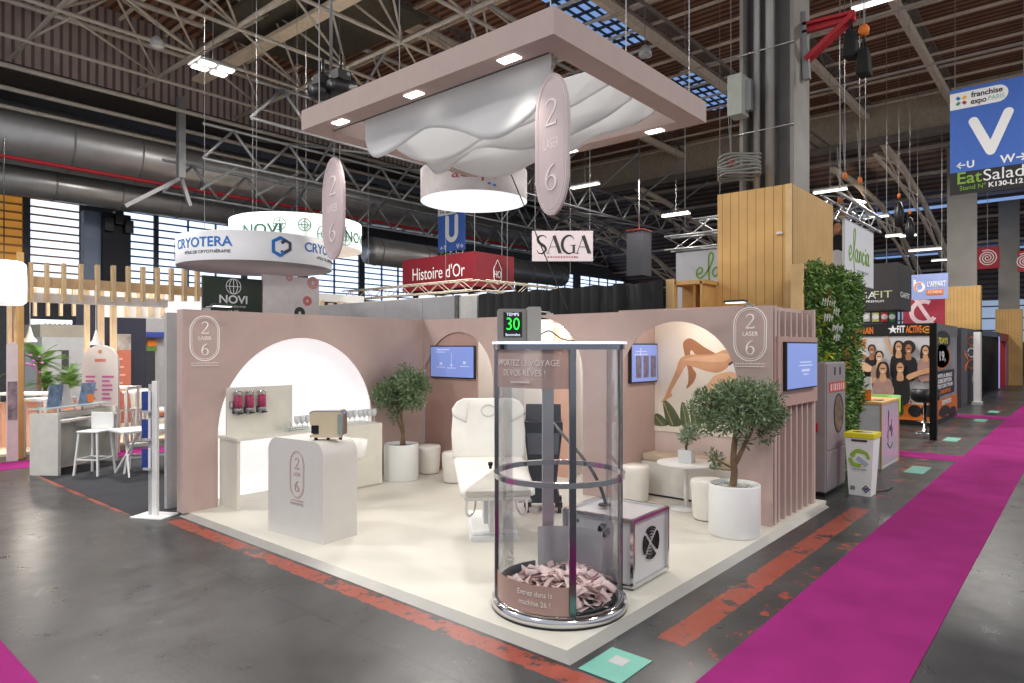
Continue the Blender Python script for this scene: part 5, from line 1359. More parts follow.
leafwall('foliage_bronze', mat('bronze_leaf', (160, 120, 66), .6, var=.2), 130, .16, .02, 44, [(.5, 2.75, .12), (1.6, 1.85, .1), (1.9, 2.3, .07)])
q = MB(); rnd = random.Random(12)
for x, z, n_ in ((.02, .14, 6), (.55, .02, 3), (.1, -.08, 4), (.5, -.22, 5), (.55, -.36, 3)):
    for k in range(n_):
        u = x + .11 * k; h_ = rnd.uniform(.06, .15); q.ribbon(spline([(u, z - h_ * .4), (u + .03, z + h_ * .5), (u + .07, z + h_ * .1)], 4), .016)
q.build('script_lettering', mat('script_grey', (196, 200, 186)), t, (PY(822, 306, YP - .27)[0] - pl[0], -.27, PY(822, 312, YP - .27)[2]))
t = thing('photo_machine', 'tall grey mauve machine with red strip and oval picture beside the fin wall', 'machine', (6.27, .2, 0))
PM = mat('machine_mauve', (154, 144, 146), .45, .15, .05)
MB().bb((0, 0, .06), (.94, .30, 1.86)).build('casing', PM, t, bevel=.015)
q = MB(); q.bb((.02, .02, 0), (.92, .28, .06)); q.build('plinth', BLACK, t)
MB().bb((.02, -.012, .1), (.92, 0, .62)).build('lower_door', PM, t, bevel=.006)
MB().bb((.02, -.012, .64), (.92, 0, 1.84)).build('upper_door', PM, t, bevel=.006)
q = MB(); q.bb((.36, -.016, 1.68), (.42, -.012, 1.79)); q.bb((.62, -.016, 1.68), (.68, -.012, 1.79)); q.build('slots', BLACK, t)
r_ = MB().bb((.1, -.018, 1.44), (.9, -.012, 1.58)).build('red_strip', mat('strip_red', (196, 60, 54)), t)
q = MB(); x = .16
for k in (.06, .03, .08, .05, .07, .04, .08): q.bb((x, -.021, 1.46), (x + k, -.018, 1.56)); x += k + .045
q.build('strip_print', mat('print_rose', (228, 190, 186)), r_)
q = MB(); q.xz(arc(.56, 1.13, .21, .26, 0, 360, 36)[:-1], -.018, -.011); q.build('oval_picture', mat('oval_print', (112, 92, 74), .5, var=.6, scale=9), t)
q = MB(); q.ribbon(arc(.56, 1.13, .22, .27, 0, 360, 36)[:-1], .02, -.01, -.022, True); q.build('oval_frame', DGREY, t)
MB().bb((-.03, .1, .9), (0, .2, 1.02)).build('side_button', REDP, t)
t = thing('recycling_bin', 'tapered white card recycling bin with yellow lid on the concrete', 'bin', (6.72, -.12, 0), R(-90))
q = MB(); h_ = .84; wb, wt = .14, .185
q.add([(-wb, 0, 0), (wb, 0, 0), (wb, .28, 0), (-wb, .28, 0), (-wt, -.03, h_), (wt, -.03, h_), (wt, .34, h_), (-wt, .34, h_)], [(3, 2, 1, 0), (4, 5, 6, 7), (0, 1, 5, 4), (1, 2, 6, 5), (2, 3, 7, 6), (3, 0, 4, 7)]); q.build('card_body', WHITEP, t)
l_ = MB().bb((-wt - .01, -.045, h_ - .035), (wt + .01, .355, h_ + .035)).build('lid', mat('lid_yellow', (226, 214, 36), .5), t, bevel=.006)
q = MB(); q.xy(arc(0, .15, .13, .07, 0, 360, 24)[:-1], h_ + .03, h_ + .037); q.build('opening', BLACK, l_)
MB().bb((-.1, -.033, h_ - .085), (.1, -.026, h_ - .055)).build('label_strip', DGREY, t)
q = MB(); q.ribbon(spline([(-.1, .02), (-.04, .1), (.08, .08), (.12, 0)], 6), [.05, .06, .07, .06, .05, .05, .05, .06, .06, .06, .05, .05, .05, .05, .04, .04, .04, .04, .02][:19]); q.ribbon(spline([(-.12, -.0), (-.08, -.08), (.02, -.1)], 6), .05); q.build('green_swirl', mat('swirl_green', (150, 190, 60)), t, (0, -.02, .52))
q = MB(); q.ribbon(spline([(-.03, .02), (.05, -.03), (.1, -.08)], 5), .06); q.build('grey_swirl', mat('swirl_grey', (176, 190, 206)), t, (0, -.023, .51))
q = MB(); q.ribbon([(-.09, 0), (.09, 0)], .02); q.build('small_print', LGREY, t, (0, -.018, .37))
q = MB(); q.ribbon([(-.03, 0), (.03, 0)], .055); q.build('square_mark', MGREY, t, (-.09, -.004, .1))
q = MB(); q.ribbon([(0, .045), (.045, 0), (0, -.045), (-.045, 0)], .02, closed=True); q.ribbon([(-.02, 0), (.02, 0)], .03); q.build('diamond_mark', mat('mark_navy', (50, 60, 90)), t, (.08, -.004, .1))
t = thing('reception_desk', 'white desk with pale wood top and grey script on its aisle side', 'desk', (9.12, .12, 0))
MB().bb((0, 0, 0), (1.3, .95, 1.1)).build('body', mat('desk_white', (206, 206, 206), .5), t)
MB().bb((-.02, -.02, 1.1), (1.34, .97, 1.14)).build('top', WOODP, t)
q = MB(); q.bb((-.02, -.015, 0), (.0, .0, 1.1)); q.bb((1.3, -.015, 0), (1.33, .0, 1.1)); q.build('edge_strip', WOODP, t)
MB().bb((.02, -.008, .06), (1.28, 0, 1.08)).build('gloss_panel', mat('gloss_lilac', (216, 200, 216), .12, .1), t)
q = MB()
for pts in ([(-.2, -.1), (-.1, .3), (-.14, .32), (-.16, -.2)], [(-.08, 0), (-.02, .1), (.02, 0), (.06, .1), (.06, 0)], [(.1, .2), (.1, -.1), (.2, .05)], [(-.2, -.2), (.0, -.3), (.2, -.22)]): q.ribbon(spline(pts, 6), .014)
q.build('script_lettering', DGREY, t, (.62, -.009, .6))
t = thing('counter_card', 'white and orange display card standing on the wood topped desk', 'display card', (9.3, PX(871, 390, 9.3)[1] + .13, 1.14), R(-90))
MB().bb((-.13, 0, 0), (.13, .03, .2)).build('orange_half', ORANGE, t); MB().bb((-.13, 0, .2), (.13, .03, .42)).build('white_half', TEXTW, t)
t = thing('leaflet', 'dark leaflet lying on the wood topped desk', 'leaflet', (9.5, .2, 1.14)); MB().bb((0, 0, 0), (.25, .16, .006)).build('sheet', DGREY, t)
for k, (x, y, lab) in enumerate(((11.4, .55, 'right bright green rounded chair behind the wood topped desk'), (11.5, 1.35, 'left bright green rounded chair behind the wood topped desk'))):
    t = thing('green_chair', lab, 'chair', (x, y, 0))
    GC = mat('chair_green', (120, 176, 70), .5)
    MB().lathe([(0, .62), (.26, .64), (.34, .78), (.32, 1.12), (.3, 1.12), (.3, .8), (0, .7)], n=24, a0=-60, a1=200).build('shell', GC, t)
    MB().lathe([(0, .0), (.22, .0), (.22, .02), (.03, .03), (.03, .64), (0, .64)], n=20).build('pedestal', CHROME, t)
tag(MB().tube(spline([(7.6, -.35, .008), (7.3, -.33, .008), (7.05, -.2, .008), (6.95, -.02, .008)], 6), .012, 6).build('cable', BLACK), 'short black cable lying on the concrete behind the bin', 'cable')

# ---- gym stand
XG = 16.9
gl_, gr_ = PX(858, 330, XG), PX(934, 323, XG)
t = thing('gym_poster_wall', 'gym poster wall of cheering people in sportswear with black header', 'poster wall', (XG, gl_[1], 0), R(-90))
Lg = gl_[1] - gr_[1]; zt = gr_[2]
def uz(px, py): p = PX(px, py, XG); return (gl_[1] - p[1], p[2])
z1 = uz(900, 336)[1]; z2 = uz(900, 400)[1]; z3 = uz(900, 386)[1]
MB().bb((0, 0, z2), (Lg, .1, z1)).build('poster', mat('poster_pale', (206, 204, 206), .6, var=.1, scale=1.2), t)
MB().bb((0, -.02, z1), (Lg, .12, zt)).build('header', BLACK, t)
MB().bb((0, -.004, .14), (Lg, .1, z2)).build('lower_panel', ORANGE, t)
MB().bb((0, 0, 0), (Lg, .1, .14)).build('plinth', BLACK, t)
def gp(name, pts, m, dx=0, sp=True):
    pl = [uz(*p) for p in pts]; MB().xz(spline(pl, 4, True) if sp else pl, -.008 - dx, -.003 - dx).build(name, m, t)
def gtext(body, px, py, size, m, sx=1, fat=0, dx=.02): u, z = uz(px, py); text('lettering', body, size, m, t, (u, -.004 - dx, z), 0, fit=abs(uz(px + sx / 2, py)[0] - uz(px - sx / 2, py)[0]), fat=fat)
gtext('FIT', 901, 329.6, .26, TEXTW, 8, .008); gtext('ACTIVE', 914, 329.6, .26, ORANGE, 16, .008)
u, z = uz(893, 329.6); MB().xz([(u + r * math.cos(R(90 + 36 * k)), z + r * math.sin(R(90 + 36 * k))) for k in range(10) for r in ((.13, .05)[k % 2],)], -.026, -.02).build('header_star', TEXTW, t)
gtext('TRAIN', 867, 331, .24, ORANGE, 13, .008); q = MB(); u, z = uz(927.5, 329.6); q.ribbon(arc(u, z, .1, .08, 0, 360, 20)[:-1], .03, -.02, -.026, True); q.ribbon([(u - .05, z), (u + .05, z)], .05, -.02, -.026); q.build('header_badge', mat('badge_amber', (214, 150, 50)), t)
gtext('VE', 863, 344, .34, ORANGE, 7, .01, .004)
PK = mat('poster_black', (30, 28, 30), .6, var=.1); PKM = mat('poster_mauve', (176, 140, 130), .6, var=.1); HAIR = mat('poster_hair', (46, 34, 30), .7, var=.2)
NP = [0]
def person(x, y, s_, hair, shirt, arms, skin):
    s_ *= 1.22; NP[0] += 1; L0 = NP[0] * .016
    for a in arms: gp('picture_arm', a, skin, L0 + .001)
    gp('picture_body', [(x - 6 * s_, y + 26 * s_), (x - 7 * s_, y + 12 * s_), (x - 4 * s_, y + 7 * s_), (x + 4 * s_, y + 7 * s_), (x + 7 * s_, y + 12 * s_), (x + 6 * s_, y + 26 * s_)], shirt, L0 + .003)
    gp('picture_neck', [(x - 2.4 * s_, y + 9 * s_), (x - 1.6 * s_, y + 3 * s_), (x + 1.6 * s_, y + 3 * s_), (x + 2.4 * s_, y + 9 * s_)], skin, L0 + .004)
    if hair == 'long': gp('picture_hair', [(x - 4.4 * s_, y + 8 * s_), (x - 4 * s_, y - 3 * s_), (x, y - 5.6 * s_), (x + 4 * s_, y - 3 * s_), (x + 4.4 * s_, y + 8 * s_)], HAIR, L0 + .002)
    elif hair == 'afro': gp('picture_hair', arc(x, y - 1.5 * s_, 6 * s_, 6 * s_, 0, 360, 12)[:-1], HAIR, L0 + .002)
    else: gp('picture_hair', [(x - 3.3 * s_, y + 1 * s_), (x - 3.2 * s_, y - 4 * s_), (x, y - 5.6 * s_), (x + 3.2 * s_, y - 4 * s_), (x + 3.3 * s_, y + 1 * s_)], HAIR, L0 + .002)
    gp('picture_face', arc(x, y, 2.7 * s_, 4.1 * s_, 0, 360, 12)[:-1], skin, L0 + .006)
    gp('picture_smile', [(x - 1.2 * s_, y + 1.6 * s_), (x + 1.2 * s_, y + 1.6 * s_), (x + .6 * s_, y + 2.4 * s_), (x - .6 * s_, y + 2.4 * s_)], TEXTW, L0 + .009, False)
    gp('picture_eyes', [(x - 1.8 * s_, y - .9 * s_), (x + 1.8 * s_, y - .9 * s_), (x + 1.8 * s_, y - .3 * s_), (x - 1.8 * s_, y - .3 * s_)], HAIR, L0 + .009, False)
person(872, 350, .85, 'short', PK, [[(866, 360), (858, 356), (858, 352), (868, 357)]], SK3)
person(899, 347, .95, 'long', PK, [[(893, 356), (887, 345), (886, 337), (888, 337), (890, 345), (896, 353)]], SK1)
person(909, 349, .95, 'afro', PK, [], SK3)
person(926, 351, .9, 'long', PKM, [[(930, 360), (933, 352), (932, 345), (930, 346)]], SK1)
person(880, 357, .95, 'short', PKM, [[(874, 368), (863, 361), (858, 363), (858, 366), (868, 372)]], SK2)
person(901, 368, 1.1, 'short', PK, [[(909, 380), (921, 375), (932, 372), (932, 367), (921, 370), (908, 375)]], SK1)
person(884, 369, 1.1, 'long', PKM, [[(877, 382), (866, 384), (858, 384), (858, 381), (868, 380), (878, 377)], [(891, 381), (895, 390), (893, 394), (888, 386)]], SK1)
for k, px in enumerate((884, 897, 915, 928)):
    u, z = uz(px, 411); q = MB(); q.xz(arc(u, z, .16, .16, 0, 360, 20)[:-1], -.012, -.003); q.build('round_badge', PK, t)
gtext('NOS SERVICES', 915, 402.5, .16, TEXTW, 26, .004, .006)
# side of the gym stand along the aisle
sx0, sx1 = XG, PY(957, 325, gr_[1])[0]
t = thing('gym_side_wall', 'gym side wall with price badge and orange foot along the aisle', 'poster wall', (sx0, gr_[1], 0))
Ls = sx1 - sx0
def vz(px, py): p = PY(px, py, gr_[1]); return (p[0] - sx0, p[2])
MB().bb((0, 0, z2), (Ls, .1, z1)).build('poster', mat('poster_grey', (150, 150, 156), .6, var=.3, scale=1), t)
MB().bb((0, -.01, z1), (Ls, .11, zt)).build('header', mat('header_grey', (110, 106, 104), .5), t)
MB().bb((0, -.004, .14), (Ls, .1, z2)).build('lower_panel', ORANGE, t); MB().bb((0, 0, 0), (Ls, .1, .14)).build('plinth', BLACK, t)
def sbadge(px, py, ru, rz_, m): u, z = vz(px, py); q = MB(); q.xz(arc(u, z, ru, rz_, 0, 360, 24)[:-1], -.012, -.003); q.build('round_badge', m, t); return u, z
def stext(body, px, py, size, m, sx=2.2, fat=.006): u, z = vz(px, py); text('lettering', body, size, m, t, (u, -.016, z), 0, sx=sx, fat=fat)
sbadge(942.5, 340, 1.3, .26, PK); stext('7DAYS', 942.5, 341, .22, mat('print_yellow', (236, 216, 60)), 2.4)
sbadge(942, 357, 1.35, .34, ORANGE); sbadge(942, 357, 1.2, .3, PK).__len__(); stext('19,', 941.5, 356.5, .36, TEXTW, 2.6)
u, z = vz(945, 383); MB().bb((u - 1.9, -.01, z - .32), (u + 1.6, -.002, z + .36)).build('text_block', PK, t)
for k, s in enumerate(('WITH A SINGLE', 'SUBSCRIPTION', 'YOU CAN TRAIN')): stext(s, 944.5, 375.5 + 5 * k, .15, TEXTW, 2.3)
stext('EN ILLIMIT\u00c9' if False else 'UNLIMITED', 945, 391, .15, ORANGE, 2.3)
stext('SERVICES!', 946, 401.5, .16, TEXTW, 2.3); sbadge(944, 411, .9, .15, PK); sbadge(952, 411, .7, .14, PK)
tag(MB().bb((13.9, .03, 0), (14.04, .17, 2.62)).build('gym_post', BLACKM), 'slim black post in front of the gym poster wall', 'post')
p = G(925, 433)
t = thing('bar_stool', 'black and chrome bar stool before the gym posters', 'stool', (p[0], p[1], 0))
MB().lathe([(0, 0), (.24, 0), (.23, .02), (.04, .05), (.035, .74), (0, .74)], n=24).build('pedestal', CHROME, t)
MB().lathe([(0, .74), (.2, .74), (.3, .82), (.32, 1.05), (.28, 1.05), (.22, .86), (0, .84)], n=24).build('seat', BLACK, t)
MB().lathe([(.15, .26), (.17, .27), (.15, .28), (.15, .26)], n=24).build('foot_ring', CHROME, t)
# black cube sign, pale blue sign, red board and small posters
c = PD(898, 262, 20); yl = PX(852, 264, c[0])[1]; xr = PY(911, 266, c[1])[0]; zb = PD(898, 309, 20)[2]
t = thing('cube_sign', 'black hanging cube sign with pale lettering right of the planted wall', 'hanging sign', (c[0], c[1], zb))
q = MB(); q.bb((0, 0, 0), (xr - c[0], yl - c[1], c[2] - zb)); q.build('cube', mat('cube_black', (44, 40, 42), .6, var=.08), t)
MB().tube([((xr - c[0]) / 2, .5, c[2] - zb), ((xr - c[0]) / 2, .5, roofz(c[0], c[1]) - zb)], .01, 5).build('hanging_wire', STEEL, t)
KH = mat('print_khaki', (190, 196, 150))
text('lettering', 'GA', .3, TEXTW, t, (-.01, PX(867.5, 292, c[0])[1] - c[1], (c[2] - zb) * .31), R(-90), fit=.46); text('lettering', 'FIT', .3, KH, t, (-.01, PX(882.5, 292, c[0])[1] - c[1], (c[2] - zb) * .32), R(-90), fit=.5)
text('lettering', 'PREMIUM', .1, TEXTW, t, (-.01, PX(875, 296, c[0])[1] - c[1], (c[2] - zb) * .18), R(-90), sx=1.2)
text('lettering', 'GAFIT', .24, TEXTW, t, ((xr - c[0]) * .5, -.01, (c[2] - zb) * .32), 0, fit=(xr - c[0]) * .7)
a, b = PD(911.5, 275, 26), PD(911.5, 300, 26); yb = PX(948, 271, a[0])[1]
t = thing('flat_sign', 'pale blue fitness sign with orange strip beside the far timber footed column', 'hanging sign', (a[0], a[1], b[2]), R(-90)); L = a[1] - yb; h_ = a[2] - b[2]
MB().bb((0, 0, 0), (L, .06, h_)).build('panel', mat('sign_periwinkle', (150, 164, 214), .6), t)
MB().bb((L * .42, -.012, h_ * .18), (L * .88, -.002, h_ * .38)).build('orange_strip', ORANGE, t)
text('lettering', "L'APPART", h_ * .3, TEXTW, t, (L * .69, -.014, h_ * .58), 0, fit=L * .5, fat=.006); text('lettering', 'FITNESS', h_ * .14, TEXTW, t, (L * .65, -.016, h_ * .28), 0, fit=L * .36)
q = MB(); q.ribbon(arc(L * .22, h_ * .5, h_ * .15, h_ * .16, 0, 360, 24)[:-1], h_ * .09, closed=True); q.ribbon([(L * .09, h_ * .5), (L * .09, h_ * .8)], h_ * .08); q.build('emblem', TEXTW, t)
q = MB(); q.ribbon(arc(L * .22, h_ * .5, h_ * .15, h_ * .16, 60, 250, 16), h_ * .05, 0, -.008); q.build('emblem_orange', ORANGE, t)
a, b = PD(903, 298, 27), PD(903, 326, 27); yb = PX(945, 296, a[0])[1]
q = MB()
for x_ in (.2, L - .2): q.tube([(x_, .03, h_), (x_, .03, roofz(a[0], a[1]) - b[2])], .008, 5)
q.build('hanging_wire', STEEL, t)
a, b = PD(903, 298, 27), PD(903, 326, 27); yb = PX(945, 296, a[0])[1]
t = thing('flat_sign', 'dark red board with big white ring emblem below the pale blue sign', 'sign', (a[0], a[1], b[2] - 1), R(-90)); L = a[1] - yb; h_ = a[2] - b[2] + 1
MB().bb((0, 0, 0), (L, .06, h_)).build('panel', mat('board_wine', (156, 40, 60), .6), t)
MB().bb((.3, .02, 1 - b[2]), (.5, .06, 0)).build('post', DGREY, t)
q = MB(); q.ribbon(arc(L * .5, h_ * .72, .42, .42, 60, 330, 24), .16); q.ribbon([(L * .3, h_ * .98), (L * .75, h_ * .45)], .14); q.build('emblem', mat('print_dusty', (226, 196, 200)), t)
for k, (p0, p1, m_, lab) in enumerate(((862, 870, LGREY, 'small grey poster under the black cube sign'), (872, 879, mat('poster_yellow', (196, 190, 110)), 'small yellow poster under the black cube sign'), (881, 888, mat('poster_red', (200, 48, 50)), 'small red poster with pale disc under the black cube sign'), (889, 895, mat('poster_green', (50, 130, 80)), 'small green poster under the black cube sign'))):
    a, b = PX(p0, 312, 22), PX(p1, 321.5, 22)
    if not k: tag(MB().bb((22.05, PX(897, 312, 22)[1], 0), (22.15, a[1] + .2, a[2] + .1)).build('stand_wall', mat('wall_charcoal', (52, 52, 58))), 'charcoal stand wall carrying four small posters under the black cube sign', 'stand wall')
    t = thing('small_poster', lab, 'poster', (22, a[1], b[2]), R(-90)); MB().bb((0, 0, 0), (a[1] - b[1], .04, a[2] - b[2])).build('sheet', m_, t)
    MB().xz(arc((a[1] - b[1]) / 2, (a[2] - b[2]) * .5, .1, .09, 0, 360, 16)[:-1], -.006, -.001).build('printed_disc', TEXTW, t)
a, b = PX(858, 322, 20.6), PX(900, 324, 20.6); tag(MB().bb((20.6, b[1], 0), (20.7, a[1], 2.8)).build('white_fascia', WHITEP), 'white fascia board above the gym poster wall', 'fascia')
for i, (p0, p1, y0_, y1_, lab) in enumerate(((975.5, 999.5, 248, 268, 'red hanging sign with white spiral between the two far columns'), (1017.5, 1032, 251, 271, 'red hanging sign cut by the right edge'))):
    a, b = PX(p0, y0_, 34), PX(p1, y1_, 34)
    t = thing('flat_sign', lab, 'hanging sign', (34, a[1], b[2]), R(-90)); L = a[1] - b[1]; h_ = a[2] - b[2]
    MB().tube([(L / 2, .04, h_), (L / 2, .04, roofz(34, a[1]) - b[2])], .012, 5).build('hanging_wire', STEEL, t)
    MB().bb((0, 0, 0), (L, .08, h_)).build('panel', mat('sign_scarlet', (176, 30, 52), .6), t)
    q = MB(); q.ribbon([(L / 2 + (.04 + .07 * k / 6) * h_ * .75 * math.cos(R(k * 30)) * 1.0, h_ / 2 + (.04 + .07 * k / 6) * h_ * .75 * math.sin(R(k * 30))) for k in range(41)], h_ * .045); q.build('spiral', TEXTW, t)
# stands further along the aisle
YA = .8
def ax_(px): return PY(px, 340, YA)[0]
def hz_(px, py): return PY(px, py, YA)[2]
t = thing('stand_post', 'slim white post at the corner beyond the gym stand', 'post', (ax_(968.5), YA - .35, 0)); MB().bb((0, 0, 0), (.4, .2, hz_(952, 330))).build('shaft', WHITEP, t); MB().bb((-.05, -.05, 0), (.45, .25, .1)).build('foot', LGREY, t)
t = thing('stand_partition', 'dark grey stand panel with ring motifs beyond the white post', 'stand panel', (ax_(961), YA, 0)); L = ax_(981) - ax_(961)
MB().bb((0, 0, 0), (L, .1, 2.75)).build('panel', mat('panel_slate', (70, 68, 74), .5, var=.1), t)
for k in range(3):
    q = MB(); q.ribbon([(.0 + 1.1 * math.cos(R(a)) * .9, .16 * math.sin(R(a))) for a in range(0, 360, 20)], .05, closed=True); q.build('ring_motif', ORANGE if k != 1 else TEXTW, t, (2.6, -.004, 2.3 - .42 * k))
q = MB(); q.ribbon(spline([(0, 0), (1.2, .5), (1.8, .2), (2.4, .6)], 6), .22); q.build('pale_motif', LGREY, t, (L * .5, -.004, .8)); q = MB(); q.ribbon([(.6, 0), (1.6, .3), (.6, .6)], .2); q.build('orange_motif', ORANGE, t, (.2, -.005, 1.3))
t = thing('exhibition_stand', 'black exhibition stand with dark interior farther down the aisle', 'stand', (ax_(981.5), YA, 0)); L = ax_(999) - ax_(981.5)
q = MB(); q.bb((0, 1.6, 0), (L, 1.7, 2.8)); q.bb((0, 0, 2.55), (L, .2, 2.8)); q.bb((0, 0, 0), (.25, 1.6, 2.8)); q.bb((L - .25, 0, 0), (L, 1.6, 2.8)); q.bb((0, 0, 0), (L, 1.6, .05)); q.build('shell', BLACK, t)
MB().bb((L - .2, -.03, .1), (L, 0, 2.6)).build('violet_light_strip', mat('violet_strip', (170, 160, 230), .4, emit=.6), t); MB().bb((1.2, .7, .05), (3, 1.3, 1.1)).build('counter', DGREY, t); MB().bb((1.0, 1.55, 1.4), (3, 1.6, 2.3)).build('wall_screen', mat('screen_dim', (80, 90, 110), .3, emit=.1), t)
t = thing('exhibition_stand', 'red and black exhibition stand at the right edge of the aisle', 'stand', (ax_(1000), YA + .1, 0)); L = ax_(1022) - ax_(1000)
q = MB(); q.bb((0, 2, 0), (L, 2.1, 2.7)); q.bb((0, 0, 2.4), (L, .25, 2.8)); 
for k in range(4): q.bb((k * L * .31, 0, 0), (k * L * .31 + .4, .25, 2.4))
q.build('red_frame', mat('stand_red', (172, 34, 52), .5), t); MB().bb((.8, 1.9, .3), (L * .6, 2, 2.1)).build('black_panel', BLACK, t); MB().bb((L * .3, -.02, 0), (L, .0, 2.3)).build('pink_panel', mat('panel_rose', (170, 120, 150), .5, var=.3, scale=1), t); MB().bb((1.4, .8, 0), (4, 1.4, 1)).build('counter', WHITEP, t)

# ================================================================= LEFT BACKGROUND
# brochure totem
t = thing('brochure_totem', 'white brochure totem on a flat foot beside the left end of the pink wall', 'brochure stand', (-.2, 6.12, 0), R(-62))
MB().bb((-.22, -.15, 0), (.22, .17, .018)).build('base_plate', WHITEP, t, bevel=.004)
MB().bb((-.02, -.02, .018), (.055, .02, 1.66)).build('post', WHITEP, t, bevel=.004)
MB().bb((-.085, .0, .018), (-.02, .02, 1.62)).build('back_rail', LGREY, t)
for k, z in enumerate((1.30, .96, .60)):
    MB().bb((-.12, -.05, z - .03), (-.02, .01, z)).build('leaflet_holder', LGREY, t)
    l_ = thing('leaflet_stack', ('blue and white leaflets in the top holder of the white totem', 'blue and white leaflets in the middle holder of the white totem', 'blue and white leaflets in the lowest holder of the white totem')[k], 'leaflets', (-.2 - .085 * math.cos(R(-62)) + .03 * math.sin(R(-62)) , 6.12 - .085 * math.sin(R(-62)) - .03 * math.cos(R(-62)), z), R(-62), 'leaflets in the totem')
    MB().bb((-.06, -.012, 0), (.035, .004, .23)).build('blue_cover', mat('leaflet_blue', (44, 66, 140), .4, var=.4, scale=18), l_); MB().bb((.035, -.012, 0), (.06, .004, .24)).build('white_edge', WHITEP, l_)
# white desk with display boards
t = thing('white_desk', 'white information desk on the left with raised glass shelf', 'desk', (-.165, 10.02, 0), R(34))
DK = mat('desk_offwhite', (220, 216, 208), .5)
MB().bb((0, 0, 0), (.06, .5, 1.0)).build('end_panel', DK, t); MB().bb((1.44, 0.1, 0), (1.5, .5, 1.0)).build('end_panel', DK, t)
MB().bb((.06, .3, .06), (1.44, .5, .98)).build('front_panel', DK, t); MB().bb((.06, .02, .84), (1.44, .5, .88)).build('worktop', DK, t); MB().bb((.7, .0, .72), (1.15, .3, .84)).build('drawer', WHITE, t)
MB().bb((0, .2, 1.06), (1.5, .52, 1.075)).build('glass_shelf', mat('shelf_glass', (196, 210, 214), .1), t)
q = MB()
for x in (.05, .5, 1.0, 1.45): q.tube([(x, .4, .98), (x, .4, 1.07)], .012, 8)
q.build('shelf_pin', ALU, t)
lcl = lambda x, y, z: (-.165 + x * math.cos(R(34)) - y * math.sin(R(34)), 10.02 + x * math.sin(R(34)) + y * math.cos(R(34)), z)
PHB = mat('board_photo_blue', (112, 134, 166), .5, var=.5, scale=7)
for k, (x, lab, m_) in enumerate(((.36, 'blue grey photo board leaning at the left on the white desk', PHB), (.68, 'plain pale board standing in the middle of the white desk', LGREY), (1.06, 'blue photo board with orange corner leaning at the right on the white desk', PHB))):
    b = thing('display_board', lab, 'display board', lcl(x, .38, 1.076), R(34)); w_ = (.3, .17, .34)[k]; lean = (.16, .0, .2)[k]
    q = MB(); q.prism([(-w_ / 2, 0), (w_ / 2, 0), (w_ / 2 + lean, .36), (-w_ / 2 + lean, .36)], lambda p: (p[0], .0 + p[1] * .25, p[1]), lambda p: (p[0], .012 + p[1] * .25, p[1])); q.build('board', m_, b)
    if k == 2: q = MB(); q.prism([(.02, .02), (.17, .02), (.2, .16), (.05, .16)], lambda p: (p[0] + .03, -.004 + p[1] * .25, p[1]), lambda p: (p[0] + .03, -.001 + p[1] * .25, p[1])); q.build('orange_corner', ORANGE, b)
b = thing('leaflet', 'blue card lying inside the white desk', 'leaflet', lcl(.5, .2, .882), R(30)); MB().bb((-.08, -.05, 0), (.08, .05, .01)).build('sheet', PHB, b)
b = thing('leaflet', 'dark printed sheet lying inside the white desk', 'leaflet', lcl(.9, .18, .882), R(40)); MB().bb((-.14, -.06, 0), (.14, .06, .008)).build('sheet', DGREY, b)
def white_stool(name, label, loc, rz, h_=.72, back=.28):
    t = thing(name, label, 'stool', loc, rz)
    MB().bb((-.19, -.18, h_ - .03), (.19, .18, h_)).build('seat', WHITEP, t, bevel=.01)
    if back: MB().bb((-.2, .16, h_), (.2, .19, h_ + back)).build('backrest', WHITEP, t, bevel=.01)
    for sx_ in (-1, 1):
        for sy_ in (-1, 1):
            MB().bar((sx_ * .21, sy_ * .2, 0), (sx_ * .16, sy_ * .15, h_ - .03), .03).build('leg', WHITEP, t)
    q = MB()
    for sx_ in (-1, 1): q.bar((sx_ * .19, -.18, .26), (sx_ * .19, .18, .26), .022)
    for sy_ in (-1, 1): q.bar((-.19, sy_ * .18, .26), (.19, sy_ * .18, .26), .022)
    q.build('footrest', WHITEP, t)
    return t
p = G(95, 474); white_stool('bar_stool', 'white bar stool with low back drawn up to the white desk', (p[0], p[1], 0), R(-56))
# folding table and chair behind the totem
p = G(150, 474)
t = thing('folding_table', 'white folding table behind the brochure totem', 'table', (p[0] + .1, p[1] + .2, 0))
MB().bb((-.55, -.35, .70), (.75, .35, .74)).build('table_top', WHITEP, t, bevel=.01)
for sx_ in (-1, 1):
    q = MB(); q.bar((sx_ * .45, -.3, 0), (sx_ * .3, .3, .7), .025); q.bar((sx_ * .45, .3, 0), (sx_ * .3, -.3, .7), .025); q.build('trestle', WHITEP, t)
p = G(136, 480)
white_stool('white_chair', 'white stool beside the folding table', (p[0] + .35, p[1] + .75, 0), R(150), .46, .0)['category'] = 'chair'
# timber pergola stand
YB = 12.6
t = thing('timber_pergola', 'long pale timber pergola with upright slats at the left', 'pergola', (PY(20, 300, YB)[0], YB, 0))
ox, oy = t.location[0], t.location[1]
def beamy(name, px0, px1, py, y, th, m=WOODL):
    a, b = PY(px0, py, y), PY(px1, py, y); k = th * (a[1] - CY) / FPX
    MB().bb((a[0] - ox, y - oy, a[2] - k / 2), (b[0] - ox, y - oy + .08, a[2] + k / 2)).build(name, m, t)
beamy('beam', 28, 210, 281, YB + .1, 9, WOODL); beamy('beam', 28, 168, 297, YB + .12, 8, WHITEP)
for k, px in enumerate((29, 45, 62, 79, 95.5, 111.5, 126.5, 141, 155.5, 169.5, 182.5, 195.5)):
    a, b = PY(px, 262 + k * .7, YB), PY(px + 3.6, 302 - k * .05, YB); MB().bb((a[0] - ox, -.06, b[2]), (b[0] - ox, .06, a[2])).build('slat', WOODG, t)
YC = 15.5
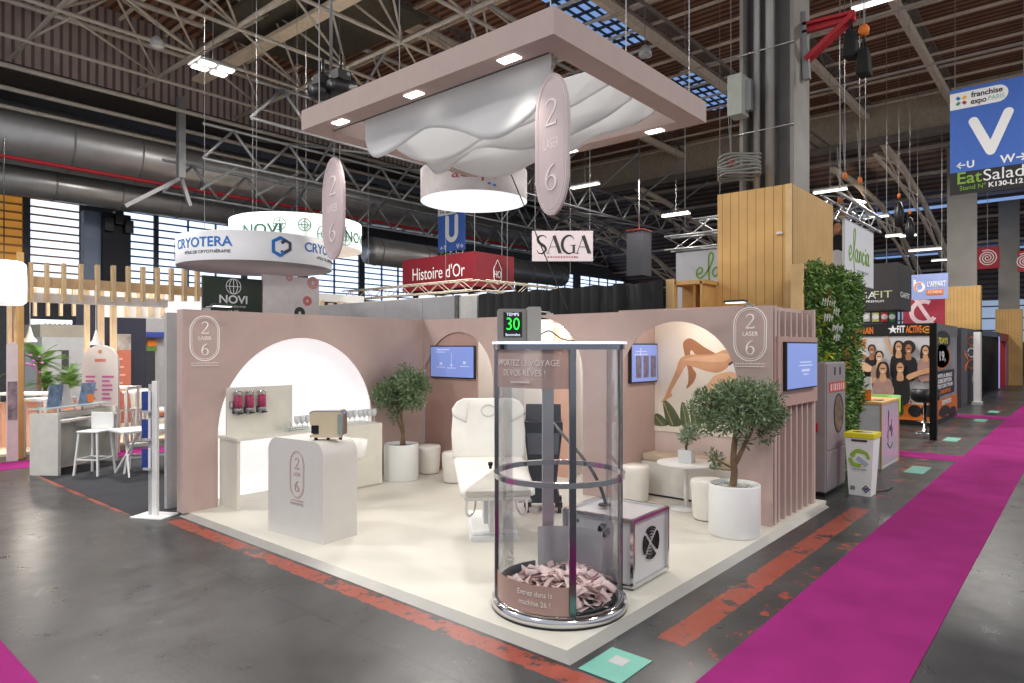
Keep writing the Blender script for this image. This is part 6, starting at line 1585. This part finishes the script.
for k, px in enumerate((34, 47, 60, 73, 126, 138, 150, 162)):
    a, b = PY(px, 288, YC), PY(px + 3, 316, YC); MB().bb((a[0] - ox, YC - oy, b[2]), (b[0] - ox, YC - oy + .1, a[2])).build('slat', WOODL, t)
beamy('beam', 28, 165, 291, YC + .1, 8, WHITEP); beamy('beam', 100, 165, 309, YC + .12, 14, WHITEP)
for k, (px, wpx, y) in enumerate(((18.5, 5.5, YB - .1), (86, 4, YC - 1.5), (99.5, 5, YC - 1.6), (112, 5, YC - 1.7))):
    a, b = PY(px, 300, y), PY(px + wpx, 300, y); MB().bb((a[0] - ox, y - oy, 0), (b[0] - ox, y - oy + .14, PY(px, (252, 290, 290, 290)[k], y)[2])).build('post', WOODP if k == 0 else WOODL, t)
for k, (px, y) in enumerate(((8, YB + .2), (14, YB + .3))):
    a, b = PY(px, 300, y), PY(px + 4, 300, y); MB().bb((a[0] - ox, y - oy, 0), (b[0] - ox, y - oy + .1, 3.2)).build('post', WOODL, t)
t = thing('printed_panel', 'tall white printed panel with rounded top before the left timber post', 'panel', (PY(7, 400, YB - .3)[0], YB - .3, 0)); w_ = PY(18, 400, YB - .3)[0] - t.location[0]; h_ = PY(12, 342, YB - .3)[2]
MB().xz([(0, 0), (w_, 0)] + arc(w_ / 2, h_ - w_ / 2, w_ / 2, w_ / 2, 0, 180, 12), 0, .05).build('board', mat('panel_blush', (230, 214, 214), .5), t); MB().bb((.01, -.006, .75), (w_ - .01, -.001, 1.45)).build('printed_photo', mat('panel_photo', (150, 134, 140), .5, var=.5, scale=8), t)
c = PD(4, 283, 11.6)
t = thing('drum_lamp', 'big glowing white drum lamp at the left edge', 'lamp', c); MB().lathe([(0, -.38), (.26, -.38), (.32, -.33), (.33, 0), (.32, .33), (.26, .38), (0, .38)], n=40).build('shade', mat('lamp_linen', (250, 248, 244), .6, emit=.75), t); MB().tube([(0, 0, .38), (0, 0, 2.5)], .01, 6).build('cord', BLACK, t)
for px, py, d, lab in ((30, 342, 13, 'white bell pendant lamp near the left timber post'), (96, 345, 13.4, 'white bell pendant lamp over the arched price panel')):
    t = thing('pendant_lamp', lab, 'lamp', PD(px, py, d)); MB().lathe([(.11, 0), (.12, .03), (.06, .1), (.035, .2), (.012, .3), (0, .3)], n=24).build('shade', WHITEP, t)
    MB().lathe([(0, .03), (.1, .02), (0, .021)], n=16).build('bulb', LITMID, t); lamp('POINT', 'pendant_bulb', (0, 0, -.08), 45, (1, .93, .82), .08, parent=t); MB().tube([(0, 0, .28), (0, 0, 1.2)], .006, 5).build('cord', WHITEP, t)
a = PD(82, 347, 13.1); t = thing('price_panel', 'white arched price panel with pink print under the pendant lamp', 'panel', (a[0], a[1], 0), -math.atan2(FD[0], FD[1])); w_ = 36 / FPX * 13.1; h_ = 2.07 + 2.5 * 13.1 / FPX
MB().xz([(0, 0), (w_, 0)] + arc(w_ / 2, h_ - w_ / 2, w_ / 2, w_ / 2, 0, 180, 20), 0, .06).build('board', mat('panel_ivory', (240, 230, 220), .5, var=.02), t)
q = MB(); rnd = random.Random(9)
for c_ in (.1, .56):
    for r_ in range(6): q.ribbon([(w_ * c_, h_ - .62 - .085 * r_), (w_ * (c_ + rnd.uniform(.2, .34)), h_ - .62 - .085 * r_)], .04)
q.build('pink_print', mat('print_pink', (214, 120, 170)), t); q = MB(); q.ribbon([(w_ * .36, h_ - .3), (w_ * .66, h_ - .3)], .06); q.xz(arc(w_ / 2, h_ - .13, .04, .04, 0, 360, 12)[:-1], 0, -.003); q.build('coral_print', mat('print_coral', (226, 140, 116)), t)
# walls and panels behind
a, b = PY(76, 300, 18), PY(146, 300, 18)
tag(MB().bb((a[0], 18, 0), (b[0], 18.3, PY(76, 285, 18)[2])).build('stand_wall', mat('wall_navy', (36, 38, 56), .7)), 'dark navy stand wall behind the timber posts', 'stand wall')
a, b = PY(114, 300, 17.7), PY(131, 300, 17.7); t = thing('terracotta_panel', 'terracotta information panel with a photo on top', 'panel', (a[0], 17.7, 0)); w_ = b[0] - a[0]; zt = PY(120, 334, 17.7)[2]; zm = PY(120, 350, 17.7)[2]
MB().bb((0, 0, 0), (w_, .1, zm)).build('board', mat('terracotta', (182, 104, 84), .6), t); MB().bb((0, 0, zm), (w_, .1, zt)).build('printed_photo', mat('photo_stone', (160, 150, 144), .6, var=.4, scale=4), t)
q = MB()
for k in range(5): q.ribbon([(w_ * .12, zm - .25 - .22 * k), (w_ * (.5 + .08 * (k % 3)), zm - .25 - .22 * k)], .05)
q.build('small_print', mat('print_peach', (226, 170, 150)), t)
a, b = PD(42, 340, 17), PD(84, 340, 17); t = thing('grey_pavilion', 'pale grey stand block with small dark window behind the palms', 'stand block', (a[0], a[1], 0), R(8)); w_ = math.dist(a[:2], b[:2])
MB().bb((0, 0, 0), (w_, 1, PD(60, 337, 17)[2])).build('block', mat('block_grey', (172, 174, 178), .7), t); MB().bb((w_ * .42, -.01, 1.5), (w_ * .58, 0, 2.0)).build('window_print', DGREY, t); MB().bb((0, .1, PD(60, 337, 17)[2]), (w_, 1, PD(60, 324, 17)[2])).build('upper_block', mat('block_greige', (150, 144, 132), .7), t)
a, b = PD(32, 331, 19), PD(76, 322, 19); t = thing('lit_fascia', 'bright lit white shop fascia behind the slats', 'fascia', (a[0], a[1], a[2]), R(6)); w_ = math.dist(a[:2], b[:2]); MB().bb((.1, .02, -a[2]), (.2, .1, 0)).build('post', DGREY, t); MB().bb((0, 0, 0), (w_, .1, .34)).build('panel', mat('fascia_lit', (236, 246, 252), .5, emit=.7), t)
q = MB(); x = .3; rnd = random.Random(3)
while x < w_ - .2: k = rnd.uniform(.05, .12); q.ribbon([(x, .17), (x + k, .17)], .12); x += k + .04
q.build('lettering', mat('print_steel', (120, 150, 180)), t)
a, b = PY(140, 330, 21), PY(168, 330, 21); t = thing('far_stand', 'distant stand with blue fascia and orange screen beside the partition', 'stand', (a[0], 21, 0)); w_ = b[0] - a[0]
MB().bb((0, .3, 0), (w_, .5, 3.2)).build('stand_back', LGREY, t); MB().bb((0, 0, PY(150, 337, 21)[2]), (w_, .3, PY(150, 332, 21)[2])).build('blue_fascia', mat('fascia_blue', (60, 78, 170)), t); MB().bb((w_ * .35, .2, PY(150, 346, 21)[2]), (w_ * .68, .3, PY(150, 340, 21)[2])).build('orange_screen', ORANGE, t); MB().bb((w_ * .35, .2, PY(150, 351, 21)[2]), (w_ * .68, .3, PY(150, 346, 21)[2])).build('green_screen', LEAFG, t); MB().bb((w_ * .3, .2, 0), (w_ * .62, .3, PY(150, 351, 21)[2])).build('dark_door', DGREY, t)
p = G(150, 425); t = thing('lounge_chair', 'white lounge chair with tan cushion behind the brochure totem', 'chair', (PD(155, 380, 15.6)[0], PD(155, 380, 15.6)[1], .05), R(20))
MB().xz([(-.35, .75), (-.28, .4), (.3, .4), (.38, .6), (.42, .6), (.34, .34), (-.34, .34), (-.44, 1.1), (-.38, 1.1)], -.3, .3).build('shell', WHITEP, t); MB().bb((-.3, -.28, .42), (.25, .28, .52)).build('seat_pad', mat('tan_pad', (176, 108, 74)), t, bevel=.03); MB().bb((-.34, -.26, .6), (-.24, .26, 1.0)).build('back_pad', MATS['tan_pad'], t, bevel=.03)
q = MB()
for sx_ in (-1, 1):
    for sy_ in (-1, 1): q.bar((sx_ * .25, sy_ * .22, 0), (sx_ * .2, sy_ * .18, .36), .03)
q.build('legs', WHITEP, t)
# railings, tables and stools of the timber stand
for k, (px0, px1, py, d, lab) in enumerate(((-6, 46, 393, 13.4, 'white high table rail behind the white desk at far left'), (20, 62, 399, 12.6, 'white low rail just behind the display boards'), (84, 128, 387, 13.6, 'white high table before the arched price panel'), (122, 146, 391, 14.4, 'white high table right of the arched price panel'))):
    a, b = PD(px0, py, d), PD(px1, py, d); t = thing('high_table', lab, 'table', (a[0], a[1], 0), math.atan2(b[1] - a[1], b[0] - a[0])); w_ = math.dist(a[:2], b[:2])
    MB().bb((0, 0, a[2] - .05), (w_, .5, a[2])).build('table_top', WHITEP, t)
    for x in (.03, w_ - .07):
        for y in (.03, .43): MB().bb((x, y, 0), (x + .04, y + .04, a[2] - .05)).build('leg', WHITEP, t)
for k, (px, lab) in enumerate(((124, 'white wire stool at the left of the far high table'), (133, 'white wire stool in the middle of the far high table'), (141, 'white wire stool at the right of the far high table'))):
    p = PD(px, 425, 13.85 + .25 * k); white_stool('wire_stool', lab, (p[0], p[1], .05), R(15 * k), .74, 0).scale = (.6, .6, 1)
for px0, px1, lab in ((1, 8, 'peach counter front at the far left edge'), (24, 34, 'peach counter front behind the white desk'),):
    a, b = PD(px0, 400, 13.5), PD(px1 + 10, 400, 13.5); tag(MB().bb((a[0], a[1], 0), (a[0] + 1.0, a[1] + .3, .95)).build('stand_counter', mat('peach', (232, 178, 150), .6)), lab, 'counter')
a = G(0, 447); b = G(165, 426)
struct(MB().bb((-.9, 13.0, 0), (8, 17, .05)).build('floor_timber_stand', mat('stand_floor_beige', (226, 210, 188), .6)))
# palms
def palm(label, px, d, top, s_, seed):
    p = PD(px, 347, d); t = thing('potted_palm', label, 'potted plant', (p[0], p[1], .05)); r_ = random.Random(seed)
    MB().lathe([(0, 0), (.2, 0), (.24, .4), (.22, .4), (0, .36)], n=24).build('pot', WHITEP, t); h_ = 2.07 - (top - 347.5) * d / FPX - .05
    MB().tube([(0, 0, .35), (.03, 0, h_ - .5 * s_)], .04, 8).build('stem', BARK, t); q = MB()
    for k in range(26):
        a = r_.uniform(0, 6.28); L = s_ * r_.uniform(.6, 1.0); el = r_.uniform(-.3, 1.2); b0 = Vector((.03, 0, h_ - s_ * r_.uniform(.4, .8)))
        d0 = Vector((math.cos(a) * math.cos(el), math.sin(a) * math.cos(el), math.sin(el)))
        for j in range(12):
            f = j / 11; c_ = b0 + d0 * L * f + Vector((0, 0, -.35 * L * f * f)); sd = d0.cross(Vector((0, 0, 1))).normalized()
            for g in (-1, 1):
                e_ = c_ + (sd * g * .8 + d0 * .6 + Vector((0, 0, -.2))).normalized() * L * .38 * (1 - .6 * f); w_ = d0 * .018
                q.add([c_ - w_, e_, c_ + w_], [(0, 1, 2)])
    q.build('fronds', LEAFG, t); return t
a, b = PY(167, 288, 13.5), PY(202, 309, 13.5); tag(MB().bb((a[0], 13.5, 0), (b[0], 13.6, a[2])).build('light_box', mat('panel_lit', (250, 250, 250), .5, emit=.6)), 'bright lit white panel behind the right end of the timber slats', 'lit panel')
palm('potted palm with pink blossom near the left timber post', 38, 15.2, 342, .75, 51); palm('wide potted palm left of the arched price panel', 66, 15.8, 362, .8, 52); palm('low dark palm behind the left display board', 44, 16.4, 366, .7, 53)
q = MB(); p = PD(33, 363, 14.9); rnd = random.Random(4)
for k in range(14):
    c_ = Vector((p[0] + rnd.gauss(0, .1), p[1] + rnd.gauss(0, .06), p[2] + rnd.gauss(0, .1))); q.lathe([(0, -.03), (.045, 0), (0, .02)], tuple(c_), 6)
tag(q.build('orchid_blossom', mat('orchid', (206, 120, 190), .6)), 'pink orchid blossoms in front of the left palm', 'flowers', kind='thing')

_vl.update()
